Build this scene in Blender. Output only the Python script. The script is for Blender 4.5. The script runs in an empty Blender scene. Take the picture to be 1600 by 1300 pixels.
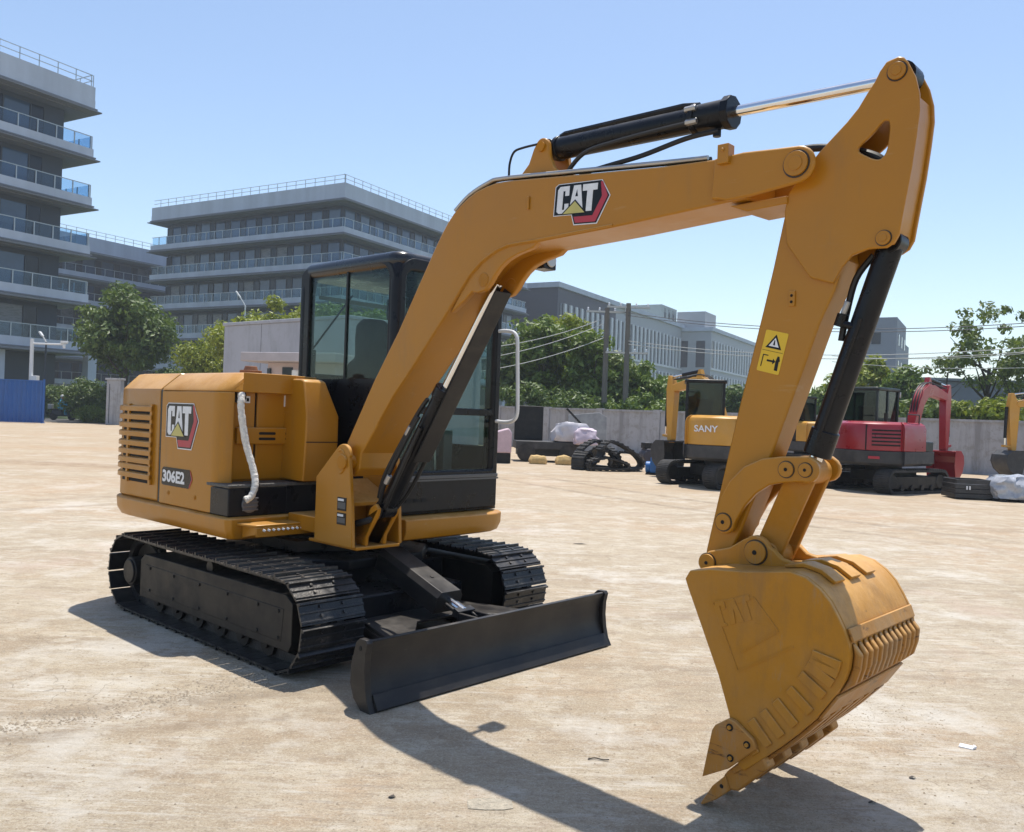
import bpy, bmesh, math, random
from mathutils import Vector, Matrix
R = math.radians
S = bpy.context.scene
COL = S.collection

# ------------------------------------------------------------------ camera, sky, sun, exposure
FPX, EYE, ROLL = 1339.8, 1.482, R(2.062)          # focal length in px of a 1600 px wide frame, eye height, roll
cam = bpy.data.cameras.new('camera'); cam.sensor_width = 36; cam.lens = FPX / 1600 * 36
cam.clip_start = 0.05; cam.clip_end = 3000
camo = bpy.data.objects.new('camera', cam); COL.objects.link(camo)
_c, _s = math.cos(ROLL), math.sin(ROLL)
camo.matrix_world = Matrix(((_c, -_s, 0, 0), (0, 0, -1, 0), (_s, _c, 0, EYE), (0, 0, 0, 1)))
S.camera = camo
S.cycles.max_bounces = 7; S.cycles.diffuse_bounces = 3; S.cycles.glossy_bounces = 4; S.cycles.transparent_max_bounces = 16; S.cycles.volume_bounces = 0; S.cycles.use_denoising = True

SUN = Vector((0.081, 0.293, 1.0)).normalized()     # towards the sun
world = bpy.data.worlds.new('World'); S.world = world; world.use_nodes = True
wn = world.node_tree; bg = wn.nodes['Background']
sky = wn.nodes.new('ShaderNodeTexSky'); sky.sky_type = 'NISHITA'; sky.sun_disc = False
sky.sun_elevation = math.asin(SUN.z); sky.sun_rotation = math.atan2(SUN.x, SUN.y)
sky.altitude = 0; sky.air_density = 1.0; sky.dust_density = 0.6; sky.ozone_density = 0.25
wn.links.new(sky.outputs['Color'], bg.inputs['Color']); bg.inputs['Strength'].default_value = 0.15
sl = bpy.data.lights.new('sun', 'SUN'); sl.energy = 4.7; sl.angle = R(0.53); sl.color = (1.0, 0.95, 0.87)
slo = bpy.data.objects.new('sun', sl); COL.objects.link(slo); slo.location = (0, 0, 50)
slo.rotation_euler = (-SUN).to_track_quat('-Z', 'Y').to_euler()
vs = S.view_settings; vs.view_transform = 'Standard'; vs.look = 'None'; vs.exposure = 0.31; vs.gamma = 1; vs.use_curve_mapping = False

def at(px, py, d):
    """world point that the photograph shows at pixel (px, py), d metres in front of the camera"""
    x, y = px - 800, py - 650
    x, y = _c * x + _s * y, -_s * x + _c * y
    return Vector((x / FPX * d, d, EYE - y / FPX * d))
def ground(px, d):
    p = at(px, 650, d); return Vector((p.x, d, 0))

# ------------------------------------------------------------------ materials
MATS = {}
def node_mat(name):
    m = bpy.data.materials.new(name); m.use_nodes = True; MATS[name] = m
    return m, m.node_tree, m.node_tree.nodes['Principled BSDF']
def mat(name, col, rough=0.5, metal=0.0, var=0.12, scale=6.0, bump=0.0, bscale=60.0, dust=0.0, dustcol=(0.42, 0.34, 0.25), spec=0.5, coat=0.0, rvar=0.12, stretch=None):
    m, t, b = node_mat(name); n, l = t.nodes, t.links
    tc = n.new('ShaderNodeTexCoord'); src = tc.outputs['Object']
    if stretch:
        mp = n.new('ShaderNodeMapping'); mp.inputs['Scale'].default_value = stretch; l.new(src, mp.inputs['Vector']); src = mp.outputs['Vector']
    nz = n.new('ShaderNodeTexNoise'); nz.inputs['Scale'].default_value = scale; nz.inputs['Detail'].default_value = 6; nz.inputs['Roughness'].default_value = 0.65
    l.new(src, nz.inputs['Vector'])
    mr = n.new('ShaderNodeMapRange'); mr.inputs[1].default_value = 0.3; mr.inputs[2].default_value = 0.7
    mr.inputs[3].default_value = 1 - var; mr.inputs[4].default_value = 1 + var; l.new(nz.outputs['Fac'], mr.inputs[0])
    mx = n.new('ShaderNodeMix'); mx.data_type = 'RGBA'; mx.blend_type = 'MULTIPLY'; mx.inputs[0].default_value = 1.0
    mx.inputs[6].default_value = (*col, 1); l.new(mr.outputs[0], mx.inputs[7]); out = mx.outputs[2]
    if dust > 0:
        n2 = n.new('ShaderNodeTexNoise'); n2.inputs['Scale'].default_value = scale * 0.45; n2.inputs['Detail'].default_value = 9; n2.inputs['Roughness'].default_value = 0.7
        l.new(src, n2.inputs['Vector'])
        cr = n.new('ShaderNodeMapRange'); cr.inputs[1].default_value = 0.45; cr.inputs[2].default_value = 0.75; cr.inputs[3].default_value = 0; cr.inputs[4].default_value = dust
        l.new(n2.outputs['Fac'], cr.inputs[0])
        m2 = n.new('ShaderNodeMix'); m2.data_type = 'RGBA'; m2.inputs[7].default_value = (*dustcol, 1)
        l.new(cr.outputs[0], m2.inputs[0]); l.new(out, m2.inputs[6]); out = m2.outputs[2]
    l.new(out, b.inputs['Base Color'])
    rr = n.new('ShaderNodeMapRange'); rr.inputs[1].default_value = 0.3; rr.inputs[2].default_value = 0.7
    rr.inputs[3].default_value = max(0.02, rough - rvar); rr.inputs[4].default_value = min(1, rough + rvar); l.new(nz.outputs['Fac'], rr.inputs[0])
    l.new(rr.outputs[0], b.inputs['Roughness'])
    b.inputs['Metallic'].default_value = metal; b.inputs['Specular IOR Level'].default_value = spec; b.inputs['Coat Weight'].default_value = coat; b.inputs['Coat Roughness'].default_value = 0.2
    if bump > 0:
        nb = n.new('ShaderNodeTexNoise'); nb.inputs['Scale'].default_value = bscale; nb.inputs['Detail'].default_value = 4; l.new(src, nb.inputs['Vector'])
        bp = n.new('ShaderNodeBump'); bp.inputs['Strength'].default_value = bump; bp.inputs['Distance'].default_value = 0.02
        l.new(nb.outputs['Fac'], bp.inputs['Height']); l.new(bp.outputs[0], b.inputs['Normal'])
    return m
def glass_mat(name, tint, refl=(0.9, 0.95, 1.0), rough=0.02, ior=1.5):
    m, t, b = node_mat(name); n, l = t.nodes, t.links; n.remove(b)
    tr = n.new('ShaderNodeBsdfTransparent'); tr.inputs[0].default_value = (*tint, 1)
    gl = n.new('ShaderNodeBsdfGlossy'); gl.inputs['Color'].default_value = (*refl, 1); gl.inputs['Roughness'].default_value = rough
    fr = n.new('ShaderNodeFresnel'); geo = n.new('ShaderNodeNewGeometry'); mr = n.new('ShaderNodeMapRange')   # thin pane: same reflection from both sides
    mr.inputs[3].default_value = ior; mr.inputs[4].default_value = 1 / ior; l.new(geo.outputs['Backfacing'], mr.inputs[0]); l.new(mr.outputs[0], fr.inputs['IOR'])
    mx = n.new('ShaderNodeMixShader'); l.new(fr.outputs[0], mx.inputs[0]); l.new(tr.outputs[0], mx.inputs[1]); l.new(gl.outputs[0], mx.inputs[2])
    l.new(mx.outputs[0], n['Material Output'].inputs['Surface']); return m
def leaf_mat(name, c1, c2, scale=2.2, trans=0.3):
    m, t, b = node_mat(name); n, l = t.nodes, t.links
    tc = n.new('ShaderNodeTexCoord'); nz = n.new('ShaderNodeTexNoise'); nz.inputs['Scale'].default_value = scale; nz.inputs['Detail'].default_value = 8; nz.inputs['Roughness'].default_value = 0.85
    l.new(tc.outputs['Object'], nz.inputs['Vector'])
    cr = n.new('ShaderNodeValToRGB'); cr.color_ramp.elements[0].position = 0.32; cr.color_ramp.elements[0].color = (*c1, 1)
    cr.color_ramp.elements[1].position = 0.68; cr.color_ramp.elements[1].color = (*c2, 1); l.new(nz.outputs['Fac'], cr.inputs[0])
    l.new(cr.outputs[0], b.inputs['Base Color']); b.inputs['Roughness'].default_value = 0.5; b.inputs['Specular IOR Level'].default_value = 0.4
    ts = n.new('ShaderNodeBsdfTranslucent'); mul = n.new('ShaderNodeMix'); mul.data_type = 'RGBA'; mul.blend_type = 'MULTIPLY'; mul.inputs[0].default_value = 1
    l.new(cr.outputs[0], mul.inputs[6]); mul.inputs[7].default_value = (1.0, 1.0, 0.5, 1); l.new(mul.outputs[2], ts.inputs[0])
    mx = n.new('ShaderNodeMixShader'); mx.inputs[0].default_value = trans; l.new(b.outputs[0], mx.inputs[1]); l.new(ts.outputs[0], mx.inputs[2])
    l.new(mx.outputs[0], n['Material Output'].inputs['Surface']); return m

YEL = mat('yellow_paint', (0.41, 0.172, 0.007), 0.40, var=0.05, scale=2.5, dust=0.10, dustcol=(0.42, 0.24, 0.07), spec=0.3, coat=0.22, bump=0.03, bscale=35)
def worn_paint(name, col, chip, amount, rust=(0.10, 0.045, 0.02), scale=9.0):
    m = mat(name, col, 0.46, spec=0.2, var=0.10, scale=4, dust=0.35, dustcol=(0.38, 0.25, 0.13), bump=0.12, bscale=30); t = m.node_tree; n, l = t.nodes, t.links; b = n['Principled BSDF']
    src = b.inputs['Base Color'].links[0].from_socket; tc = n.new('ShaderNodeTexCoord').outputs['Object']
    for sc, st, lo, cl, am in ((scale, (0.5, 1, 3.5), 0.66 - amount, rust, 0.85), (scale * 4, (1, 1, 1), 0.70 - amount * .8, chip, 0.8), (scale * .5, (1.5, 1, 0.35), 0.60 - amount, (0.30, 0.20, 0.11), 0.45)):
        mp = n.new('ShaderNodeMapping'); mp.inputs['Scale'].default_value = st; l.new(tc, mp.inputs['Vector']); z = n.new('ShaderNodeTexNoise'); z.inputs['Scale'].default_value = sc; z.inputs['Detail'].default_value = 12; z.inputs['Roughness'].default_value = 0.78; l.new(mp.outputs['Vector'], z.inputs['Vector'])
        r = n.new('ShaderNodeMapRange'); r.inputs[1].default_value = lo; r.inputs[2].default_value = lo + 0.05; r.inputs[4].default_value = am; l.new(z.outputs['Fac'], r.inputs[0])
        x = n.new('ShaderNodeMix'); x.data_type = 'RGBA'; x.inputs[7].default_value = (*cl, 1); l.new(r.outputs[0], x.inputs[0]); l.new(src, x.inputs[6]); src = x.outputs[2]
    l.new(src, b.inputs['Base Color']); return m
BKP = worn_paint('bucket_paint', (0.42, 0.185, 0.016), (0.16, 0.11, 0.07), 0.02)
BKW = worn_paint('bucket_paint_scraped', (0.37, 0.165, 0.03), (0.20, 0.16, 0.12), 0.10)
YELD = mat('yellow_paint_worn', (0.41, 0.165, 0.008), 0.48, spec=0.2, var=0.10, scale=5, dust=0.40, dustcol=(0.40, 0.26, 0.13), bump=0.12, bscale=30)
BLK = mat('black_paint', (0.007, 0.008, 0.011), 0.32, var=0.2, scale=8, dust=0.02, spec=0.25)
BLKD = mat('black_paint_dusty', (0.008, 0.008, 0.009), 0.5, var=0.2, spec=0.3, scale=7, dust=0.10, dustcol=(0.20, 0.17, 0.13))
SHOE = mat('black_steel_shoe', (0.02, 0.021, 0.024), 0.38, metal=0.25, var=0.25, scale=14, dust=0.10, dustcol=(0.25, 0.22, 0.18), bump=0.15, bscale=80)
GRAY = mat('dark_grey_paint', (0.014, 0.014, 0.016), 0.42, spec=0.28, var=0.12, scale=4, dust=0.10, dustcol=(0.25, 0.22, 0.18))
DARK = mat('dark_void', (0.004, 0.004, 0.004), 0.8)
CHR = mat('chrome', (0.75, 0.75, 0.76), 0.12, metal=1.0, var=0.03, rvar=0.04)
STEEL = mat('bare_steel', (0.42, 0.41, 0.40), 0.4, metal=0.8, var=0.15)
RUB = mat('rubber', (0.012, 0.012, 0.013), 0.55, var=0.2)
HOSE = mat('white_hose_wrap', (0.72, 0.69, 0.63), 0.75, var=0.22, scale=45, bump=0.6, bscale=90)
WHT = mat('white_paint', (0.74, 0.74, 0.73), 0.4, var=0.05)
WHTD = mat('white_decal', (0.72, 0.73, 0.75), 0.45, var=0.10, scale=30)
RED = mat('red_decal', (0.42, 0.03, 0.05), 0.4, var=0.08)
PYEL = mat('pale_yellow_decal', (0.52, 0.46, 0.14), 0.45, var=0.08)
WYEL = mat('warning_yellow', (0.72, 0.46, 0.02), 0.45, var=0.05)
GLS = glass_mat('cab_glass', (0.75, 0.84, 0.82), ior=1.26)
SEAT = mat('seat_cloth', (0.02, 0.022, 0.024), 0.8, var=0.2, bump=0.3, bscale=120)
GREYP = mat('grey_plastic', (0.10, 0.10, 0.10), 0.55, var=0.1)

def layer(m, col, amount, scale, lo, hi, st=(1, 1, 1), up=None, detail=12):
    """a noise-shaped film of dirt, scuffs, settled dust or painted sunlight over a material's colour; up=(a, b) keeps it to upward faces"""
    t = m.node_tree; n, l = t.nodes, t.links; b = n['Principled BSDF']; src = b.inputs['Base Color'].links[0].from_socket
    mp = n.new('ShaderNodeMapping'); mp.inputs['Scale'].default_value = st; l.new(n.new('ShaderNodeTexCoord').outputs['Object'], mp.inputs['Vector'])
    z = n.new('ShaderNodeTexNoise'); z.inputs['Scale'].default_value = scale; z.inputs['Detail'].default_value = detail; z.inputs['Roughness'].default_value = 0.75; l.new(mp.outputs['Vector'], z.inputs['Vector'])
    r = n.new('ShaderNodeMapRange'); r.inputs[1].default_value = lo; r.inputs[2].default_value = hi; r.inputs[4].default_value = amount; l.new(z.outputs['Fac'], r.inputs[0]); fac = r.outputs[0]
    if up:
        sp = n.new('ShaderNodeSeparateXYZ'); l.new(n.new('ShaderNodeNewGeometry').outputs['Normal'], sp.inputs[0]); u = n.new('ShaderNodeMapRange'); u.inputs[1].default_value, u.inputs[2].default_value = up; l.new(sp.outputs['Z'], u.inputs[0])
        k = n.new('ShaderNodeMath'); k.operation = 'MULTIPLY'; l.new(fac, k.inputs[0]); l.new(u.outputs[0], k.inputs[1]); fac = k.outputs[0]
    x = n.new('ShaderNodeMix'); x.data_type = 'RGBA'; x.inputs[7].default_value = (*col, 1); l.new(fac, x.inputs[0]); l.new(src, x.inputs[6]); l.new(x.outputs[2], b.inputs['Base Color']); return m
for _m in (YEL, YELD, BKP, BKW): layer(_m, (0.66, 0.385, 0.14), 0.72, 3.0, 0.28, 0.58, up=(0.15, 0.7))  # dust film on upward faces, brightened to put their sunlit brightness into the colour
for _m in (YEL, YELD): layer(_m, (0.26, 0.135, 0.04), 0.45, 2.2, 0.56, 0.70, (1.6, 1.6, 0.28)); layer(_m, (0.17, 0.09, 0.035), 0.75, 22, 0.68, 0.72); layer(_m, (0.45, 0.27, 0.10), 0.4, 7.0, 0.60, 0.68, (0.4, 1, 2.5))
layer(BKP, (0.22, 0.12, 0.05), 0.55, 3.0, 0.50, 0.66, (1.5, 1, 0.4))
for _m in (BLK, BLKD, SHOE, GRAY): layer(_m, (0.17, 0.15, 0.125), 0.40, 4.0, 0.36, 0.66, up=(0.45, 0.95))
layer(SHOE, (0.22, 0.19, 0.155), 0.5, 9.0, 0.56, 0.68); layer(GRAY, (0.05, 0.043, 0.036), 0.6, 2.5, 0.52, 0.66, (0.6, 0.6, 2.2)); layer(GRAY, (0.22, 0.20, 0.18), 0.6, 12, 0.66, 0.70, (0.3, 0.3, 3))
GLSD = glass_mat('tinted_cab_glass', (0.42, 0.50, 0.48), ior=1.42)

# ------------------------------------------------------------------ mesh helpers
class MB:
    def __init__(s): s.V, s.F, s.M = [], [], []
    def add(s, vs, fs, mi=0):
        k = len(s.V); s.V += [tuple(v) for v in vs]; s.F += [tuple(i + k for i in f) for f in fs]; s.M += [mi] * len(fs); return s
    def box(s, x0, x1, y0, y1, z0, z1, mi=0):
        v = [(x, y, z) for z in (z0, z1) for y in (y0, y1) for x in (x0, x1)]
        return s.add(v, [(0, 2, 3, 1), (4, 5, 7, 6), (0, 1, 5, 4), (2, 6, 7, 3), (0, 4, 6, 2), (1, 3, 7, 5)], mi)
    def obox(s, c, ax, ay, sx, sy, sz, mi=0):
        ax = Vector(ax).normalized(); ay = Vector(ay); ay = (ay - ax * ay.dot(ax)).normalized(); az = ax.cross(ay); c = Vector(c)
        v = [c + ax * (i * sx / 2) + ay * (j * sy / 2) + az * (k * sz / 2) for k in (-1, 1) for j in (-1, 1) for i in (-1, 1)]
        return s.add(v, [(0, 2, 3, 1), (4, 5, 7, 6), (0, 1, 5, 4), (2, 6, 7, 3), (0, 4, 6, 2), (1, 3, 7, 5)], mi)
    @staticmethod
    def _p(axis, p, a):
        return (p[0], a, p[1]) if axis == 'y' else ((a, p[0], p[1]) if axis == 'x' else (p[0], p[1], a))
    def prism(s, poly, a0, a1, axis='y', mi=0):
        n = len(poly); v = [s._p(axis, p, a0) for p in poly] + [s._p(axis, p, a1) for p in poly]
        return s.add(v, [tuple(range(n)), tuple(range(n, 2 * n))[::-1]] + [(i, i + n, (i + 1) % n + n, (i + 1) % n) for i in range(n)], mi)
    def ring(s, outer, inner, a0, a1, axis='y', mi=0):
        n = len(outer); v = [s._p(axis, p, a) for a in (a0, a1) for p in outer] + [s._p(axis, p, a) for a in (a0, a1) for p in inner]
        f = []
        for i in range(n):
            j = (i + 1) % n
            f += [(i, j, j + n, i + n), (2 * n + i, 3 * n + i, 3 * n + j, 2 * n + j), (i, 2 * n + i, 2 * n + j, j), (n + i, n + j, 3 * n + j, 3 * n + i)]
        return s.add(v, f, mi)
    def loft(s, rings, cap=True, mi=0, closed=True):
        n = len(rings[0]); v = [p for r in rings for p in r]; f = []
        for k in range(len(rings) - 1):
            for i in range(n if closed else n - 1):
                j = (i + 1) % n; f.append((k * n + i, k * n + j, (k + 1) * n + j, (k + 1) * n + i))
        if cap: f += [tuple(range(n)), tuple(range((len(rings) - 1) * n, len(rings) * n))[::-1]]
        return s.add(v, f, mi)
    def cyl(s, p0, p1, r0, r1=None, n=16, mi=0, cap=True):
        p0, p1 = Vector(p0), Vector(p1); r1 = r0 if r1 is None else r1; d = (p1 - p0).normalized()
        a = d.orthogonal().normalized(); b = d.cross(a)
        rr = [[p + (a * math.cos(2 * math.pi * i / n) + b * math.sin(2 * math.pi * i / n)) * r for i in range(n)] for p, r in ((p0, r0), (p1, r1))]
        return s.loft(rr, cap, mi)
    def tube(s, pts, r, n=8, mi=0, cap=True):
        pts = [Vector(p) for p in pts]; rr = []; a = None
        for i, p in enumerate(pts):
            d = (pts[min(i + 1, len(pts) - 1)] - pts[max(i - 1, 0)]).normalized()
            a = (a - d * a.dot(d)).normalized() if a is not None else d.orthogonal().normalized()
            b = d.cross(a); q = r[i] if isinstance(r, (list, tuple)) else r
            rr.append([p + (a * math.cos(2 * math.pi * k / n) + b * math.sin(2 * math.pi * k / n)) * q for k in range(n)])
        return s.loft(rr, cap, mi)
    def lathe(s, prof, c, axis, n=24, mi=0):
        """prof: (radius, height) pairs along axis from centre c"""
        d = Vector(axis).normalized(); a = d.orthogonal().normalized(); b = d.cross(a); c = Vector(c)
        return s.loft([[c + d * h + (a * math.cos(2 * math.pi * i / n) + b * math.sin(2 * math.pi * i / n)) * max(r, 1e-4) for i in range(n)] for r, h in prof], True, mi)
    def mesh(s, name, mats, bevel=0, smooth=35, recalc=True):
        me = bpy.data.meshes.new(name); me.from_pydata(s.V, [], s.F)
        for m in (mats if isinstance(mats, (list, tuple)) else [mats]): me.materials.append(m)
        me.polygons.foreach_set('material_index', s.M); me.update()
        if recalc:
            bm = bmesh.new(); bm.from_mesh(me); bmesh.ops.recalc_face_normals(bm, faces=bm.faces); bm.to_mesh(me); bm.free()
        if smooth: me.shade_smooth(); me.set_sharp_from_angle(angle=R(smooth))
        return me
    def build(s, name, mats, parent=None, bevel=0, smooth=35, seg=2, label=None, recalc=True):
        o = bpy.data.objects.new(name, s.mesh(name, mats, 0, smooth, recalc)); COL.objects.link(o); o.parent = parent
        if bevel:
            b = o.modifiers.new('bevel', 'BEVEL'); b.width = bevel; b.segments = seg; b.limit_method = 'ANGLE'; b.angle_limit = R(38); b.harden_normals = False
        if label: o['label'] = label
        return o
def put(name, me, parent=None, loc=(0, 0, 0), rot=None, mw=None, scale=None):
    o = bpy.data.objects.new(name, me); COL.objects.link(o); o.parent = parent
    if mw is not None: o.matrix_local = mw
    else:
        o.location = loc
        if rot: o.rotation_euler = rot
        if scale: o.scale = scale
    return o
def tag(o, label, cat, group=None, kind=None):
    o['label'] = label; o['category'] = cat
    if group: o['group'] = group
    if kind: o['kind'] = kind
    return o
def structure(o, label, cat):
    o['kind'] = 'structure'; o['label'] = label; o['category'] = cat; return o
def empty(name, loc=(0, 0, 0), rz=0.0):
    o = bpy.data.objects.new(name, None); COL.objects.link(o); o.location = loc; o.rotation_euler = (0, 0, rz); o.empty_display_size = 0.2; return o
def rrect(x0, x1, y0, y1, r, n=5):
    """rounded rectangle; r is one radius or four (x1y1, x0y1, x0y0, x1y0)"""
    r = r if isinstance(r, (list, tuple)) else (r,) * 4; out = []
    for (cx, cy, a0), q in zip(((x1, y1, 0), (x0, y1, 90), (x0, y0, 180), (x1, y0, 270)), r):
        sx = -1 if cx == x1 else 1; sy = -1 if cy == y1 else 1
        for i in range(n + 1):
            a = R(a0 + 90 * i / n); out.append((cx + sx * q + q * math.cos(a), cy + sy * q + q * math.sin(a)))
    return out
def arc(cx, cy, r, a0, a1, n=8):
    return [(cx + r * math.cos(R(a0 + (a1 - a0) * i / n)), cy + r * math.sin(R(a0 + (a1 - a0) * i / n))) for i in range(n + 1)]
def smooth_poly(pts, it=1):
    for _ in range(it):
        q = []
        for i in range(len(pts)):
            a, b = pts[i], pts[(i + 1) % len(pts)]
            q += [(a[0] * .75 + b[0] * .25, a[1] * .75 + b[1] * .25), (a[0] * .25 + b[0] * .75, a[1] * .25 + b[1] * .75)]
        pts = q
    return pts
def spline(pts, n=8):
    pts = [Vector(p) for p in pts]; out = []
    for i in range(len(pts) - 1):
        p0, p1, p2, p3 = pts[max(i - 1, 0)], pts[i], pts[i + 1], pts[min(i + 2, len(pts) - 1)]
        for k in range(n):
            t = k / n
            out.append(0.5 * ((2 * p1) + (p2 - p0) * t + (2 * p0 - 5 * p1 + 4 * p2 - p3) * t * t + (3 * p1 - p0 - 3 * p2 + p3) * t ** 3))
    out.append(pts[-1]); return out
def text_mb(mb, body, origin, ux, uy, height, mi=0, bold=0.0, depth=0.002, sx=1.0, shear=0.0):
    """flat lettering as mesh, its left bottom at origin, running along ux"""
    cu = bpy.data.curves.new('t', 'FONT'); cu.body = body; cu.size = 1.0; cu.offset = bold; cu.resolution_u = 3; cu.shear = shear
    o = bpy.data.objects.new('t', cu); COL.objects.link(o); dg = bpy.context.evaluated_depsgraph_get(); me = o.evaluated_get(dg).to_mesh()
    ux, uy = Vector(ux).normalized(), Vector(uy).normalized(); uz = ux.cross(uy); O = Vector(origin)
    ys = [v.co.y for v in me.vertices]; k = height / max(1e-6, max(ys) - min(ys)); x0 = min(v.co.x for v in me.vertices); y0 = min(ys)
    mb.add([O + ux * ((v.co.x - x0) * k * sx) + uy * ((v.co.y - y0) * k) + uz * depth for v in me.vertices], [tuple(p.vertices) for p in me.polygons], mi)
    w = (max(v.co.x for v in me.vertices) - x0) * k * sx
    o.to_mesh_clear(); bpy.data.objects.remove(o); bpy.data.curves.remove(cu); return w
def flat_poly(mb, poly, O, ux, uy, d0, d1, mi):
    """thin plate from a 2-D outline in the plane (ux, uy) through O, from depth d0 to d1 along its normal"""
    ux, uy = Vector(ux).normalized(), Vector(uy).normalized(); uz = ux.cross(uy); O = Vector(O); n = len(poly)
    v = [O + ux * p[0] + uy * p[1] + uz * d for d in (d0, d1) for p in poly]
    mb.add(v, [tuple(range(n)), tuple(range(n, 2 * n))[::-1]] + [(i, i + n, (i + 1) % n + n, (i + 1) % n) for i in range(n)], mi)
# ------------------------------------------------------------------ ground
def ground_mat():
    m, t, b = node_mat('yard_concrete'); n, l = t.nodes, t.links
    tc = n.new('ShaderNodeTexCoord').outputs['Object']
    def noise(scale, det=8, rough=0.65, st=None, dist=0.0, rz=-8):
        src = tc
        if st:
            mp = n.new('ShaderNodeMapping'); mp.inputs['Scale'].default_value = st; mp.inputs['Rotation'].default_value = (0, 0, R(rz)); l.new(tc, mp.inputs['Vector']); src = mp.outputs['Vector']
        z = n.new('ShaderNodeTexNoise'); z.inputs['Scale'].default_value = scale; z.inputs['Detail'].default_value = det; z.inputs['Roughness'].default_value = rough; z.inputs['Distortion'].default_value = dist
        l.new(src, z.inputs['Vector']); return z.outputs['Fac']
    def rng(src, a, b_, c=0.0, d=1.0):
        r = n.new('ShaderNodeMapRange'); r.inputs[1].default_value = a; r.inputs[2].default_value = b_; r.inputs[3].default_value = c; r.inputs[4].default_value = d; l.new(src, r.inputs[0]); return r.outputs[0]
    def mix(fac, a, c, mode='MIX'):
        x = n.new('ShaderNodeMix'); x.data_type = 'RGBA'; x.blend_type = mode
        (l.new(fac, x.inputs[0]) if not isinstance(fac, float) else setattr(x.inputs[0], 'default_value', fac))
        for k, v in ((6, a), (7, c)):
            if isinstance(v, tuple): x.inputs[k].default_value = (*v, 1)
            else: l.new(v, x.inputs[k])
        return x.outputs[2]
    def mul(a, c):
        x = n.new('ShaderNodeMath'); x.operation = 'MULTIPLY'
        for k, v in ((0, a), (1, c)):
            if isinstance(v, float): x.inputs[k].default_value = v
            else: l.new(v, x.inputs[k])
        return x.outputs[0]
    def crack(scale, w):
        mp = n.new('ShaderNodeMapping'); mp.inputs['Scale'].default_value = (scale, scale, scale)
        wz = n.new('ShaderNodeTexNoise'); wz.inputs['Scale'].default_value = 1.3; wz.inputs['Detail'].default_value = 8; l.new(tc, wz.inputs['Vector'])
        ad = n.new('ShaderNodeMix'); ad.data_type = 'RGBA'; ad.blend_type = 'LINEAR_LIGHT'; ad.inputs[0].default_value = 0.5; l.new(tc, ad.inputs[6]); l.new(wz.outputs['Color'], ad.inputs[7]); l.new(ad.outputs[2], mp.inputs['Vector'])
        v = n.new('ShaderNodeTexVoronoi'); v.feature = 'DISTANCE_TO_EDGE'; l.new(mp.outputs['Vector'], v.inputs['Vector']); return rng(v.outputs['Distance'], 0.0, w, 1.0, 0.0)
    c = mix(rng(noise(0.5, 12, 0.75), 0.36, 0.64), (0.365, 0.289, 0.198), (0.465, 0.393, 0.287))
    c = mix(rng(noise(0.9, 14, 0.78, (0.7, 1.0, 1), 0.3), 0.51, 0.61, 0, 0.6), c, (0.553, 0.486, 0.376))       # bleached concrete
    c = mix(rng(noise(0.23, 12, 0.72, None, 0.5), 0.50, 0.62, 0, 0.65), c, (0.449, 0.294, 0.173))               # clay dust
    c = mix(mul(rng(noise(1.4, 14, 0.8, (0.35, 1.3, 1)), 0.52, 0.64), rng(noise(0.35, 6, 0.6), 0.42, 0.6, 0.15, 0.85)), c, (0.287, 0.221, 0.149))   # dragged mud
    c = mix(rng(noise(0.55, 12, 0.72, (0.07, 2.0, 1)), 0.54, 0.63, 0, 0.7), c, (0.257, 0.196, 0.133))
    c = mix(rng(noise(0.30, 10, 0.7, (0.12, 1.2, 1)), 0.52, 0.62, 0, 0.6), c, (0.346, 0.254, 0.164))            # tyre streaks
    c = mix(rng(noise(3.2, 14, 0.8), 0.50, 0.58, 0, 0.65), c, (0.553, 0.489, 0.381))
    c = mix(rng(noise(6.5, 12, 0.82, (0.6, 1.4, 1)), 0.50, 0.62, 0, 0.62), c, (0.272, 0.211, 0.149))
    c = mix(rng(noise(26.0, 8, 0.85, (0.6, 1.3, 1)), 0.52, 0.62, 0, 0.62), c, (0.245, 0.190, 0.133))
    c = mix(rng(noise(70.0, 5, 0.8), 0.50, 0.62, 0.0, 0.6), c, (0.585, 0.516, 0.407))
    c = mix(rng(noise(120.0, 3, 0.7), 0.54, 0.66, 0.0, 0.65), c, (0.178, 0.134, 0.094))
    c = mix(mul(rng(noise(7.0, 10, 0.8, (0.35, 2.6, 1), 0.2, 28), 0.50, 0.60), rng(noise(0.8, 8, 0.7), 0.45, 0.58, 0.0, 0.55)), c, (0.63, 0.595, 0.53))   # brushed finish showing through
    c = mix(mul(rng(noise(9.0, 10, 0.8, (0.3, 2.4, 1), 0.2, -32), 0.54, 0.62), rng(noise(0.7, 8, 0.7), 0.42, 0.58, 0.55, 0.0)), c, (0.30, 0.25, 0.195))
    c = mix(rng(noise(0.7, 10, 0.75), 0.52, 0.63, 0, 0.65), c, (0.60, 0.565, 0.50))
    c = mix(rng(noise(0.42, 10, 0.7, None, 0.4), 0.56, 0.66, 0, 0.45), c, (0.48, 0.365, 0.295))
    c = mix(mul(crack(0.16, 0.004), rng(noise(0.6, 6), 0.48, 0.6, 0.0, 0.6)), c, (0.156, 0.124, 0.088))
    sy = n.new('ShaderNodeSeparateXYZ'); l.new(tc, sy.inputs[0])      # more clay has been tracked in towards the back of the yard
    c = mix(mul(rng(sy.outputs[1], 8.5, 19.0, 0.0, 1.0), rng(noise(0.4, 12, 0.75, (0.3, 1.2, 1)), 0.34, 0.60, 0.15, 0.75)), c, (0.385, 0.287, 0.187))
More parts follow.
